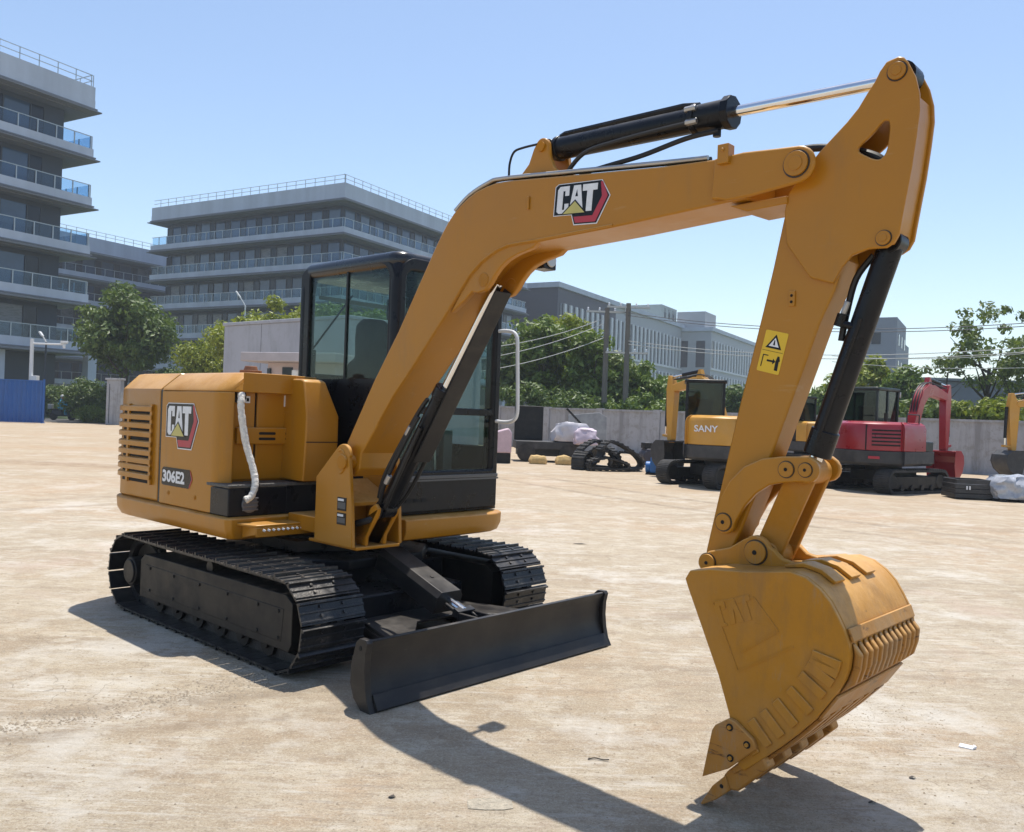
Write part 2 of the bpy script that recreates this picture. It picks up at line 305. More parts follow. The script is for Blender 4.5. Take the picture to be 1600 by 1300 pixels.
    def mark(p, q, bend, w, amt, col):      # a tyre or track mark: a broad arc from p to q, broken up by noise
        nonlocal c
        p, q = Vector(p), Vector(q); mid = (p + q) / 2; d = (q - p).normalized(); ctr = mid + Vector((-d.y, d.x)) * bend; rad = (p - ctr).length
        sx = n.new('ShaderNodeSeparateXYZ'); l.new(tc, sx.inputs[0]); cb = n.new('ShaderNodeCombineXYZ'); l.new(sx.outputs[0], cb.inputs[0]); l.new(sx.outputs[1], cb.inputs[1])
        ds = n.new('ShaderNodeVectorMath'); ds.operation = 'DISTANCE'; l.new(cb.outputs[0], ds.inputs[0]); ds.inputs[1].default_value = (ctr.x, ctr.y, 0)
        a = n.new('ShaderNodeMath'); a.operation = 'SUBTRACT'; l.new(ds.outputs['Value'], a.inputs[0]); a.inputs[1].default_value = rad
        a2 = n.new('ShaderNodeMath'); a2.operation = 'ABSOLUTE'; l.new(a.outputs[0], a2.inputs[0])
        dm = n.new('ShaderNodeVectorMath'); dm.operation = 'DISTANCE'; l.new(cb.outputs[0], dm.inputs[0]); dm.inputs[1].default_value = (mid.x, mid.y, 0)
        L_ = (q - p).length / 2; f = mul(rng(a2.outputs[0], w * .45, w, 1.0, 0.0), rng(dm.outputs['Value'], L_ * .6, L_ * 1.1, 1.0, 0.0)); f = mul(f, rng(noise(2.6, 10, .8), .40, .62, 0.0, amt)); c = mix(f, c, col)
    for k in (0, 1.55): mark((-1.5 + k, 23), (6.5 + k, 10.5), 40, .16, .75, (0.20, 0.155, 0.105)); mark((-2.5, 21 + k), (13, 16.5 + k), -60, .14, .7, (0.21, 0.16, 0.11))
    mark((-14, 20.4), (-5.5, 19.6), 30, .8, .8, (0.255, 0.175, 0.11)); mark((-16, 26), (-6, 27.5), -40, 1.2, .7, (0.40, 0.27, 0.155))
    for k in (0, .42): mark((-6, 3.4 + k * .3), (-.4, 4.45 + k), 9, .09, .7, (0.235, 0.18, 0.125))
    for k in (0, 1.5): mark((-9, 8 + k), (-4, 14 + k), -22, .17, .6, (0.25, 0.19, 0.135))
    mark((1.5, 3.6), (5.5, 6.5), 8, .12, .55, (0.25, 0.195, 0.14)); mark((.4, 6.2), (4.5, 8.8), 9, .15, .5, (0.25, 0.195, 0.14))
    l.new(c, b.inputs['Base Color']); b.inputs['Roughness'].default_value = 0.85; b.inputs['Specular IOR Level'].default_value = 0.25
    hgt = n.new('ShaderNodeMath'); hgt.operation = 'ADD'; l.new(mul(noise(3.0, 10, 0.7, (0.4, 1.5, 1)), 0.7), hgt.inputs[0]); l.new(mul(noise(45.0, 8, 0.8), 0.30), hgt.inputs[1])
    bp = n.new('ShaderNodeBump'); bp.inputs['Strength'].default_value = 0.8; bp.inputs['Distance'].default_value = 0.05; l.new(hgt.outputs[0], bp.inputs['Height']); l.new(bp.outputs[0], b.inputs['Normal'])
    return m
GM = ground_mat()
m = MB(); m.add([(-900, -60, 0), (900, -60, 0), (900, 1500, 0), (-900, 1500, 0)], [(0, 1, 2, 3)]); g = m.build('ground', GM, None, smooth=0, recalc=False)
structure(g, 'dusty pale concrete yard with mud streaks', 'ground')
# ------------------------------------------------------------------ the yellow excavator (x forward, y left, z up)
GREASE = mat('grease_ring', (0.035, 0.02, 0.008), 0.35, var=0.3, scale=40)
FV = -0.32                                            # the boom stands right of the cab
ex = empty('excavator', (-1.299, 6.143, 0), -R(90 - 47.125))
tag(ex, 'large yellow crawler excavator with black cab and dozer blade in the foreground', 'excavator')

# undercarriage ------------------------------------------------------
m = MB(); m.box(-0.62, 0.62, -0.57, 0.57, 0.24, 0.46); m.prism([(-0.45, -0.57), (0.45, -0.57), (0.7, -0.3), (0.7, 0.3), (0.45, 0.57), (-0.45, 0.57), (-0.7, 0.3), (-0.7, -0.3)], 0.461, 0.53, 'z')
m.cyl((0, 0, 0.53), (0, 0, 0.645), 0.46, n=32); m.box(0.55, 0.98, -0.42, 0.42, 0.16, 0.36)
m.build('undercarriage_frame', BLK, ex, 0.012)
UR, UF, ZC, RT = -1.006, 0.967, 0.278, 0.247
shoe_m = MB(); shoe_m.box(-0.063, 0.063, -0.21, 0.21, 0, 0.012)
for x, h, w in ((-0.052, 0.030, 0.009), (-0.004, 0.020, 0.007), (0.046, 0.020, 0.007)):
    shoe_m.prism([(x - w, 0.012), (x + w, 0.012), (x + w * .6, h), (x - w * .6, h)], -0.21, 0.21, 'y')
for y in (-0.075, 0.075):
    for x in (-0.028, 0.022): shoe_m.cyl((x, y, 0.012), (x, y, 0.022), 0.010, n=6)
shoe_me = shoe_m.mesh('track_shoe', SHOE)
NS = 42
def track_path(s, r):
    L = UF - UR; P = 2 * L + 2 * math.pi * RT; s = (s % 1) * P
    if s < L: return Vector((UR + s, 0, ZC + r)), 0.0
    s -= L
    if s < math.pi * RT: a = s / RT; return Vector((UF + r * math.sin(a), 0, ZC + r * math.cos(a))), a
    s -= math.pi * RT
    if s < L: return Vector((UF - s, 0, ZC - r)), math.pi
    a = (s - L) / RT; return Vector((UR - r * math.sin(a), 0, ZC - r * math.cos(a))), math.pi + a
for side in (-1, 1):
    yc = side * 0.792
    m = MB(); N = 84
    outer = [track_path(i / N, RT - 0.001)[0] for i in range(N)]; inner = [track_path(i / N, RT - 0.055)[0] for i in range(N)]
    for yo in (-0.055, 0.055): m.ring([(p.x, p.z) for p in outer], [(p.x, p.z) for p in inner], yc + yo - 0.022, yc + yo + 0.022, 'y')
    tr = m.build('track', SHOE, ex, smooth=40, label='near crawler track with steel shoes' if side < 0 else 'far crawler track with steel shoes')
    for i in range(NS):
        p, a = track_path((i + 0.3) / NS, RT)
        put('track_shoe', shoe_me, tr, mw=Matrix.Translation((p.x, yc, p.z)) @ Matrix.Rotation(a, 4, 'Y'))
    m = MB(); y0, y1 = yc - 0.125, yc + 0.125
    m.prism([(-0.86, 0.125), (1.02, 0.125), (1.05, 0.17), (1.05, 0.40), (0.98, 0.44), (-0.80, 0.425), (-0.86, 0.38)], y0 - 0.03, y1 + 0.03, 'y')
    o_ = yc + side * 0.158
    m.prism([(-0.80, 0.17), (0.95, 0.17), (0.97, 0.36), (-0.78, 0.36)], min(o_, o_ - side * .01), max(o_, o_ - side * .01), 'y')
    for u in (-.70, -.35, 0.0, .35, .70, .92):
        for z in (.19, .34): m.cyl((u, o_, z), (u, o_ + side * .008, z), .012, n=6)
    m.box(.02, .09, min(o_ - side * .14, o_ - side * .06), max(o_ - side * .14, o_ - side * .06), .40, .47); m.build('side_frame', BLKD, tr, 0.010)
    for u, r in ((UR, 0.185), (UF, 0.19)):
        m = MB(); m.cyl((u, yc - 0.04, ZC), (u, yc + 0.04, ZC), r, n=28)
        if u < 0:
            for k in range(16):
                a = 2 * math.pi * k / 16; m.obox((u + math.cos(a) * (r + .01), yc, ZC + math.sin(a) * (r + .01)), (math.cos(a), 0, math.sin(a)), (0, 1, 0), 0.04, 0.05, 0.045)
            m.cyl((u, yc - 0.165, ZC), (u, yc + 0.165, ZC), 0.10, n=28); m.cyl((u, yc - 0.178, ZC), (u, yc + 0.178, ZC), 0.085, n=28)
        m.build('sprocket' if u < 0 else 'idler', BLKD, tr, 0.006)
    for k in range(6):
        u = -0.68 + k * 0.28; m = MB(); m.cyl((u, yc - 0.10, 0.11), (u, yc + 0.10, 0.11), 0.075, n=20); m.cyl((u, yc - 0.12, 0.11), (u, yc + 0.12, 0.11), 0.03, n=12)
        m.build('roller', BLKD, tr)
    m = MB(); m.cyl((0.05, yc - 0.12, 0.455), (0.05, yc + 0.12, 0.455), 0.04, n=16); m.build('carrier_roller', BLKD, tr)

# dozer blade --------------------------------------------------------
front = [(1.818, 0.0), (1.785, 0.05), (1.752, 0.11), (1.735, 0.17), (1.733, 0.23), (1.745, 0.29), (1.770, 0.342)]
back = [(1.752, 0.346), (1.727, 0.335), (1.712, 0.29), (1.700, 0.23), (1.702, 0.17), (1.715, 0.11), (1.745, 0.045), (1.785, 0.0)]
m = MB(); m.prism(front + back, -0.955, 0.955, 'y'); blade = m.build('dozer_blade', GRAY, ex, 0.004)
for sd in (-1, 1):
    m = MB(); m.prism([(1.818, 0.0), (1.79, 0.05), (1.772, 0.12), (1.762, 0.2), (1.765, 0.28), (1.778, 0.335), (1.765, 0.352), (1.715, 0.352), (1.69, 0.33), (1.655, 0.22), (1.65, 0.12), (1.68, 0.05), (1.74, 0.0)], sd * 0.972 - 0.018, sd * 0.972 + 0.018, 'y')
    m.cyl((1.725, sd * 0.99, 0.305), (1.725, sd * 0.993, 0.305), 0.013, n=12, mi=1)
    m.build('end_plate', [GRAY, DARK], blade, 0.005)
m = MB(); m.obox((1.800, 0, 0.043), (0.6, 0, -1), (0, 1, 0), 0.085, 1.90, 0.014); m.build('cutting_edge', GRAY, blade, 0.003)
m = MB(); m.tube([(1.70, -0.95, 0.30), (1.70, 0.95, 0.30)], 0.03, 8); m.box(1.63, 1.71, -0.93, 0.93, 0.09, 0.17); m.build('stiffener', GRAY, blade, 0.005)
m = MB()
m.prism([(0.80, -0.40), (0.95, -0.42), (1.70, -0.66), (1.70, -0.52), (1.38, -0.33), (1.22, -0.18), (1.22, 0.18), (1.38, 0.33), (1.70, 0.52), (1.70, 0.66), (0.95, 0.42), (0.80, 0.40)], 0.205, 0.225, 'z')
for sd in (-1, 1): m.prism([(0.80, sd * 0.41), (0.95, sd * 0.43), (1.70, sd * 0.67), (1.70, sd * 0.60), (0.95, sd * 0.35), (0.80, sd * 0.34)], 0.10, 0.2045, 'z')
for sd in (-1, 1): m.box(1.45, 1.70, sd * .06 - .012, sd * .06 + .012, 0.13, 0.30)
m.prism([(1.35, -.30), (1.70, -.38), (1.70, .38), (1.35, .30)], 0.17, 0.204, 'z')
m.build('push_frame', GRAY, blade, 0.006)
c0, c1 = Vector((0.72, 0, 0.53)), Vector((1.30, 0, 0.335)); dx = (c1 - c0).normalized(); up = Vector((0, 1, 0)).cross(dx) * -1
m = MB(); L = (c1 - c0).length
prof = [(-0.105, -0.075), (0.105, -0.075), (0.105, 0.03), (0.075, 0.065), (-0.075, 0.065), (-0.105, 0.03)]
m.loft([[c0 + dx * t + Vector((0, p[0], 0)) + up * p[1] for p in prof] for t in (0, L)])
m.cyl(c0 + dx * .42 + up * .066, c0 + dx * .42 + up * .07, 0.014, n=12)
m.build('blade_cylinder_cover', GRAY, ex, 0.006)
m = MB(); m.cyl(c1 - dx * .15, c1 + dx * .14, 0.03, n=16, mi=1)
for sd in (-1, 1):
    m.tube([c1 + Vector((.02, sd * .045, -.01)), c1 + dx * .13 + Vector((0, sd * .05, 0)), c1 + dx * .22 + Vector((0, sd * .05, 0))], 0.013, 8)
m.obox(c1 + dx * .14, dx, (0, 1, 0), .05, .14, .05); m.build('blade_cylinder_rod', [GRAY, CHR], ex, 0.003)

# upper frame and counterweight skirt -------------------------------
def tail(o=0.0, x0=-0.80):
    half = [(x0, -.89 - o), (-1.28, -.89 - o), (-1.42, -.878 - o * .98), (-1.52, -.838 - o * .9), (-1.585, -.76 - o * .75), (-1.625, -.62 - o * .55), (-1.655, -.40 - o * .3), (-1.67, -.20), (-1.675, 0)]
    k = [0, .05, .2, .45, .7, .85, .95, 1, 1]
    half = [(p[0] - o * q, p[1]) for p, q in zip(half, k)]
    return half + [(x, -y) for x, y in half[-2::-1]]
right_front = [(0.18, .93), (0.18, .94)]
def skirt(o, fr):
    t = tail(o, -0.8)
    return t + [(0.35, .95 + o * .5), (0.64 + fr, 1.02 + o * .5), (0.78 + fr, .98 + o * .5), (0.84 + fr, .86 + o * .5), (0.85 + fr, .60), (0.85 + fr, .02), (0.25, -.05), (0.235 + fr, -.18), (0.235 + fr, -.86 - o), (0.205 + fr, -.89 - o)]
m = MB(); m.loft([[(x, y, z) for x, y in skirt(o, f)] for z, o, f in ((0.625, -0.10, -.10), (0.645, -0.02, -.02), (0.70, 0.012, 0), (0.772, 0.018, 0), (0.783, 0.0, -0.02))])
m.build('base_frame', YEL, ex, 0.006)
m = MB(); m.prism([(x * .62, y * .62) for x, y in tail(0)] + [(0.40, .5), (0.40, -.5)], 0.56, 0.624, 'z'); m.build('belly_plate', BLK, ex)

# engine hood ---------------------------------------------------------
def inset(pts, o): return [(x + (o if x < -1.1 else 0) * min(1, max(0, (-1.1 - x) / .4)), max(-.89 + o, min(.89 - o, y))) for x, y in pts]
rear = tail(0, -0.795)
m = MB(); m.loft([[(x, y, z) for x, y in inset(rear, o)] for z, o in ((0.786, 0.03), (0.80, 0.012), (1.565, 0.012), (1.585, 0.018), (1.695, 0.14), (1.703, 0.17))])
hood = m.build('engine_hood', YEL, ex, 0.006, smooth=30)
def front_plan(o, notch):
    p = [(-0.742, -.89 + o), (-0.03, -.89 + o), (0.02, -.882 + o), (0.055, -.862 + o), (0.078, -.83 + o), (0.085, -.795 + o)]
    if notch: p += [(0.02, -.79), (0.0, -.785), (0.0, -.13)]
    else: p += [(0.095, -.75), (0.10, -.36), (0.05, -.30), (0.0, -.13)]
    return p + [(-0.42, -.13), (-0.42, .87), (-0.742, .87)]
m = MB(); m.loft([[(x, y, z) for x, y in front_plan(0, 1)] for z in (0.788, 1.572)]); panel = m.build('side_panel', YEL, ex, 0.008)
m = MB(); m.loft([[(x, y, z) for x, y in front_plan(o, 0)] for z, o in ((1.574, 0), (1.592, 0.008), (1.69, 0.125), (1.703, 0.17))])
m.build('hood_top', YEL, ex, 0.010, smooth=30)
m = MB(); m.loft([[(-.793, -.875 + o, z), (-.744, -.875 + o, z), (-.744, .86 - o, z), (-.793, .86 - o, z)] for z, o in ((.79, 0), (1.575, 0), (1.675, .125))]); m.build('seam_strip', BLK, ex)
m = MB(); m.cyl((-.30, -.47, 1.70), (-.30, -.47, 1.735), 0.075, n=20); m.cyl((-.30, -.47, 1.735), (-.30, -.47, 1.765), 0.05, 0.04, n=20)
m.build('filler_cap', mat('rusty_cap', (0.22, 0.09, 0.04), 0.7, var=0.3, scale=20), ex, 0.004)
# louvre slats wrap round the tail
def sub_path(a, b, o):
    t = tail(0, -0.795); pts = spline([(x, y, 0) for x, y in t[:9]], 6); Ls = [0]
    for p, q in zip(pts, pts[1:]): Ls.append(Ls[-1] + (q - p).length)
    out = []
    for k in range(15):
        s = a + (b - a) * k / 14
        for i in range(len(pts) - 1):
            if Ls[i] <= s <= Ls[i + 1]:
                q = pts[i].lerp(pts[i + 1], (s - Ls[i]) / max(1e-6, Ls[i + 1] - Ls[i])); d = (pts[i + 1] - pts[i]).normalized(); out.append(q + Vector((-d.y, d.x, 0)) * o); break
    return out
def sweep(mb, a, b, z0, z1, o0, o1, drop=0.0, mi=0):
    pi, po = sub_path(a, b, o0), sub_path(a, b, o1)
    mb.loft([[(i.x, i.y, z0), (o.x, o.y, z0 - drop), (o.x, o.y, z1 - drop - .004), (i.x, i.y, z1)] for i, o in zip(pi, po)], mi=mi)
m = MB(); sweep(m, 0.10, 1.22, 0.905, 1.465, -0.03, -0.007); m.build('louvre_backing', DARK, hood)
for k in range(9):
    z = 0.925 + k * 0.0615 + (0.012 if k in (0, 1) else 0) + (0.0 if k < 5 else .008)
    m = MB(); sweep(m, 0.085, 1.24, z, z + 0.041, -0.012, 0.013, 0.006); m.build('louvre_slat', YEL, hood, 0.004)
for a in (0.085, 0.46, 0.86):
    m = MB(); sweep(m, a, a + 0.03, 0.90, 1.475, -0.02, 0.0075); m.build('louvre_post', YEL, hood)

# badge: silver letters on black, yellow triangle, red band
def badge(parent, O, ux, uy, w, h, name='logo'):
    mb = MB()
    P = lambda pts: [(x * w, y * h) for x, y in pts]
    flat_poly(mb, P([(-.015, .19), (-.015, .79), (.045, .845), (.855, .845), (1.02, .52), (.82, -.02), (.39, -.02), (.33, .19)]), O, ux, uy, 0.0, 0.0015, 0)
    flat_poly(mb, P([(0, .205), (0, .78), (.05, .83), (.845, .83), (1.003, .52), (.808, 0), (.402, 0), (.343, .205)]), O, ux, uy, 0.0016, 0.0026, 1)
    flat_poly(mb, P([(.835, .805), (.872, .805), (.978, .52), (.79, .025), (.42, .025), (.382, .15), (.73, .15), (.875, .52)]), O, ux, uy, 0.0027, 0.0035, 2)
    for L in ([(.045, .28), (.045, .72), (.09, .785), (.265, .785), (.265, .59), (.19, .59), (.19, .69), (.15, .69), (.15, .31), (.19, .31), (.19, .43), (.265, .43), (.265, .29), (.22, .235), (.09, .235)],
              [(.275, .24), (.345, .785), (.475, .785), (.545, .24)], [(.515, .785), (.785, .785), (.785, .655), (.705, .655), (.705, .245), (.60, .245), (.60, .655), (.515, .655)]):
        flat_poly(mb, P(L), O, ux, uy, 0.0027, 0.0036, 0)
    flat_poly(mb, P([(.385, .56), (.41, .70), (.435, .56)]), O, ux, uy, 0.0037, 0.0042, 1)
    flat_poly(mb, P([(.135, .205), (.39, .50), (.625, .205)]), O, ux, uy, 0.0043, 0.0050, 1)
    flat_poly(mb, P([(.178, .222), (.39, .462), (.585, .222)]), O, ux, uy, 0.0051, 0.0058, 3)
    return mb.build(name, [WHTD, BLK, RED, PYEL], parent, smooth=0)
badge(panel, (-0.655, -0.892, 1.185), (1, 0, 0), (0, 0, 1), 0.45, 0.36)
mb = MB(); flat_poly(mb, [(0, 0), (0, .10), (.02, .115), (.40, .115), (.43, .055), (.39, -.01), (.02, -.01)], (-0.70, -0.892, 0.93), (1, 0, 0), (0, 0, 1), 0, 0.0015, 0)
flat_poly(mb, [(.405, .11), (.415, .105), (.442, .055), (.405, -.005), (.395, -.005), (.43, .055)], (-0.70, -0.892, 0.93), (1, 0, 0), (0, 0, 1), 0, 0.0016, 2)
text_mb(mb, '306E2', (-0.685, -0.892, 0.943), (1, 0, 0), (0, 0, 1), 0.085, 1, 0.04, 0.003, 1.22)
mb.build('model_number', [BLK, WHTD, RED], panel, smooth=0)
for u, z in ((-.60, .87), (-.22, .87)):
    m = MB(); m.cyl((u, -.889, z), (u, -.893, z), 0.016, n=16); m.cyl((u, -.893, z), (u, -.897, z), 0.008, n=6); m.build('bolt', YELD, panel)

# service doors, tank, tool box, hose --------------------------------
for y0, y1 in ((-.775, -.615), (-.600, -.300)):
    m = MB(); m.box(0.004, 0.022, y0, y1, 1.000, 1.585); d = m.build('service_door', YEL, ex, 0.006)
    if y1 > -.5:
        m = MB(); m.box(0.0225, 0.0245, -.40, -.345, 1.49, 1.565); m.build('paper_label', WHTD, d)
        m = MB(); m.box(0.0225, 0.03, -.355, -.318, 1.40, 1.45); m.build('latch', BLK, d, 0.003)
    else:
        m = MB(); m.box(0.0225, 0.0245, -.69, -.655, 1.505, 1.55); m.box(0.0246, 0.0256, -.682, -.663, 1.515, 1.538, 1); m.build('paper_label', [WHTD, BLK], d)
m = MB(); m.prism(rrect(-.755, -.305, 1.235, 1.345, 0.008), 0.023, 0.055, 'x'); gp = m.build('grab_plate', YEL, ex, 0.006)
for z in (1.262, 1.298):
    for y0, y1 in ((-.60, -.475), (-.40, -.35)):
        m = MB(); m.prism(rrect(y0, y1, z, z + .018, .008), 0.0545, 0.0565, 'x'); m.build('slot', DARK, gp)
for y in (-.617,):
    m = MB(); m.box(0.001, 0.010, y - .002, y + .016, 1.0, 1.585); m.build('door_gap', DARK, ex)
m = MB()   # hydraulic tank beside the cab
pr = [(0.0, 1.0), (0.29, 1.0), (0.305, 1.262), (0.305, 1.435), (0.235, 1.665), (0.20, 1.68), (0.0, 1.68)]
yr = lambda z: -.145 - (0.07 * max(0, z - 1.435) / .23)
m.loft([[(x, (-.405 if z < 1.43 else -.405 + .02 * (z - 1.43) / .25), z) for x, z in pr], [(x, yr(z), z) for x, z in pr]])
m.build('hydraulic_tank', YEL, ex, 0.010)
m = MB(); m.box(0.3045, 0.308, -.40, -.15, 1.258, 1.264); m.build('tank_seam', DARK, ex)
m = MB(); m.box(0.255, 0.62, -.484, -.155, 0.70, 0.80); m.build('boom_support', YELD, ex, 0.006)
m = MB(); m.box(-0.075, 0.209, -.888, -.19, 0.786, 0.965); tb = m.build('tool_box', BLK, ex, 0.008)
m = MB(); m.box(-0.07, 0.214, -.893, -.68, 0.966, 0.988); m.box(-0.07, 0.214, -.676, -.19, 0.966, 0.99); m.build('tool_box_lid', mat('lid_tread', (0.10, 0.095, 0.085), 0.6, var=0.3, scale=40, bump=0.8, bscale=70), tb, 0.006)
m = MB(); m.box(0.2095, 0.214, -.476, -.19, 0.79, 0.972); m.build('tool_box_door', BLK, tb, 0.004)
m = MB(); m.cyl((0.21, -.745, .862), (0.225, -.745, .862), 0.055, n=20)
for k in range(4): m.box(0.225, 0.232, -.80, -.69, 0.822 + k * .024, 0.832 + k * .024)
m.build('tank_outlet', mat('grey_cast', (0.16, 0.16, 0.17), 0.5, metal=0.5, var=0.2), ex, 0.003)
hp = [(0.02, -.735, 1.555), (0.07, -.745, 1.565), (0.105, -.765, 1.53), (0.115, -.768, 1.45), (0.14, -.742, 1.25), (0.19, -.712, 1.08), (0.225, -.715, 0.99), (0.235, -.745, 0.915), (0.228, -.785, 0.89)]
m = MB(); q_ = spline(hp, 10); rj = random.Random(4); m.tube(q_, [0.0225 + rj.uniform(-.0022, .0022) for _ in q_], 12); m.build('wrapped_hose', HOSE, ex)
m = MB(); m.cyl((0.0, -.735, 1.55), (0.03, -.735, 1.55), 0.05, n=18); m.build('hose_port', BLK, ex)
m = MB(); m.prism([(0.236, -.84), (0.40, -.80), (0.40, -.265), (0.236, -.265)], 0.735, 0.750, 'z'); m.box(0.392, 0.402, -.80, -.265, 0.675, 0.734)
m.prism([(0.236, .655), (0.395, .69), (0.395, .734), (0.236, .734)], -.802, -.79, 'y'); st = m.build('step', YEL, ex, 0.004)
for k in range(14):
    m = MB(); m.cyl((0.402, -.75 + k * .034, 0.712), (0.406, -.745 + k * .034, 0.722), 0.010, n=8); m.build('tread_stud', WHTD, st)

# boom bracket ---------------------------------------------------------
bp = [(0.60, 0.66), (0.99, 0.66), (0.975, 0.86), (0.955, 1.02), (0.93, 1.20)] + arc(0.868, 1.205, 0.072, 0, 130, 8) + [(0.60, 1.06)]
for y0, y1, nm in ((-.515, -.487, 'boom_bracket'), (-.153, -.128, 'boom_bracket')):
    m = MB(); m.prism(bp, y0, y1, 'y'); o = m.build(nm, YEL, ex, 0.008)
    if y0 < -.5:
        m = MB(); m.tube([(.852 + .042 * math.cos(a), -.516, 1.17 + .07 * math.sin(a)) for a in [R(120 - 210 * i / 10) for i in range(11)]], 0.008, 8); m.build('pin_keeper', YEL, o)
        for z0, z1 in ((.875, .955), (.79, .862)):
            m = MB(); m.box(.835, .925, -.5175, -.5155, z0, z1); m.box(.842, .918, -.519, -.5176, z0 + .012, z1 - .03, 1); m.box(.842, .9, -.519, -.5176, z1 - .022, z1 - .008, 2)
            m.build('warning_label', [BLK, GREYP, WHTD], o)
m = MB(); m.box(0.5, 1.0, -.4865, -.1535, 0.645, 0.665); m.box(0.62, 0.65, -.4865, -.1535, .6655, 1.04)
m.prism([(0.65, 1.02), (0.92, 0.90), (0.92, 0.925), (0.65, 1.045)], -.4865, -.1535, 'y')
for y in (-.40, -.26): m.prism([(0.65, .666), (0.94, .666), (1.02, .90), (1.07, .93), (1.10, .90), (1.09, .86), (0.99, .72), (0.985, .666)], y - .012, y + .012, 'y')
m.build('bracket_web', YELD, ex, 0.005)
m = MB(); m.cyl((.875, -.53, 1.169), (.875, -.11, 1.169), 0.045, n=20); m.build('foot_pin', YELD, ex, 0.004)

# boom -----------------------------------------------------------------
boom_top = [(0.823, 1.288), (1.058, 1.655), (1.27, 1.945), (1.374, 2.106), (1.461, 2.24), (1.56, 2.392), (1.613, 2.468), (1.656, 2.522), (1.70, 2.566), (1.754, 2.606), (1.811, 2.638), (1.878, 2.664), (1.951, 2.680), (2.022, 2.687), (2.14, 2.681), (2.478, 2.648), (3.023, 2.598), (3.44, 2.574)]
boom_bot = [(3.44, 2.398), (2.775, 2.362), (2.316, 2.346), (2.121, 2.342), (2.031, 2.322), (1.931, 2.276), (1.843, 2.210), (1.773, 2.132), (1.654, 1.997), (1.411, 1.735), (1.245, 1.564), (1.112, 1.399), (0.965, 1.225), (0.955, 1.13), (0.90, 1.08), (0.84, 1.085), (0.80, 1.14), (0.798, 1.21)]
m = MB(); m.prism(boom_top + boom_bot, FV - .13, FV + .13, 'y'); boom = m.build('boom', YEL, ex, 0.008, smooth=25)
for sd in (-1, 1):
    y0 = FV + sd * .131; y1 = FV + sd * .152
    pl = [(3.33, 2.405), (3.36, 2.395), (3.474, 2.399), (3.62, 2.415)] + arc(3.659, 2.492, 0.073, -75, 85, 9) + [(3.546, 2.573), (3.43, 2.582), (3.30, 2.577), (3.29, 2.41)]
    m = MB(); m.prism(pl, min(y0, y1), max(y0, y1), 'y'); f = m.build('boom_fork', YEL, boom, 0.008)
    m = MB(); m.cyl((3.659, y1, 2.494), (3.659, y1 + sd * .0025, 2.494), 0.055, n=24, mi=1); m.cyl((3.659, y1, 2.494), (3.659, y1 + sd * .012, 2.494), 0.048, n=24); m.cyl((3.659, y1 + sd * .012, 2.494), (3.659, y1 + sd * .016, 2.494), 0.028, n=20); m.build('pin_cap', [YEL, GREASE], boom, 0.002)
    yy = FV + sd * .105
    g = [(1.70, 2.03), (1.78, 2.14), (1.85, 2.22), (1.94, 2.285), (2.04, 2.33), (2.13, 2.35), (2.32, 2.352), (2.28, 2.322), (2.18, 2.302), (2.11, 2.278), (2.06, 2.245), (2.02, 2.205), (1.99, 2.165), (1.955, 2.135), (1.90, 2.125), (1.86, 2.135), (1.80, 2.09)]
    m = MB(); m.prism(g, yy - .018, yy + .018, 'y'); m.build('cylinder_gusset', YEL, boom, 0.006)
    m = MB(); m.cyl((1.945, yy - sd * .02, 2.19), (1.945, yy + sd * .022, 2.19), 0.038, n=20); m.build('gusset_pin', YELD, boom, 0.003)
    # weld bead along the lower crease
    y2 = FV + sd * .1305
    m = MB(); m.tube([(x, y2, z + .010) for x, z in boom_bot[1:12]], 0.006, 6); m.build('weld_bead', YEL, boom)
m = MB(); m.prism([(3.35, 2.385), (3.60, 2.392), (3.60, 2.36), (3.43, 2.352)], FV - .10, FV + .10, 'y'); m.build('stop_block', YEL, boom, 0.005)
m = MB(); m.box(3.325, 3.375, FV - .172, FV - .12, 2.545, 2.625); m.cyl((3.35, FV - .173, 2.60), (3.35, FV - .178, 2.60), .008, n=8); m.build('hose_clamp_block', YEL, boom, 0.006)
m = MB(); m.box(2.245, 2.26, FV - .140, FV - .13, 2.515, 2.58); m.build('tab', YEL, boom, 0.003)
badge(boom, (2.42, FV - .131, 2.412), (0.995, 0, -0.065), (0.065, 0, 0.995), 0.325, 0.235)
# arm-cylinder bracket and pipes on top
for sd in (-1, 1):
    yy = FV + sd * .075
    b = [(2.07, 2.683), (2.15, 2.71), (2.205, 2.76), (2.235, 2.83)] + arc(2.289, 2.835, 0.042, 160, 10, 8) + [(2.342, 2.775), (2.37, 2.72), (2.45, 2.65), (2.3, 2.62)]
    m = MB(); m.prism(b, yy - .014, yy + .014, 'y'); m.build('cylinder_bracket', YEL, boom, 0.005)
m = MB(); m.cyl((2.289, FV - .10, 2.832), (2.289, FV + .10, 2.832), .025, n=16); m.build('bracket_pin', YELD, boom)
for k, yy in enumerate((FV - .115, FV - .09, FV + .09, FV + .115)):
    pts = [(1.70, yy, 2.588), (1.81, yy, 2.658), (1.95, yy, 2.702), (2.05, yy, 2.708), (2.48, yy, 2.669), (3.02, yy, 2.619), (3.25, yy, 2.60)]
    m = MB(); m.tube(spline(pts, 4), 0.010, 8); m.build('hydraulic_pipe', STEEL if k == 0 else BLK, boom)
pts = [(2.085, FV - .105, 2.71), (2.088, FV - .105, 2.78), (2.11, FV - .10, 2.835), (2.16, FV - .09, 2.85), (2.26, FV - .085, 2.852)]
m = MB(); m.tube(spline(pts, 6), 0.006, 8); m.build('grease_line', BLK, boom)

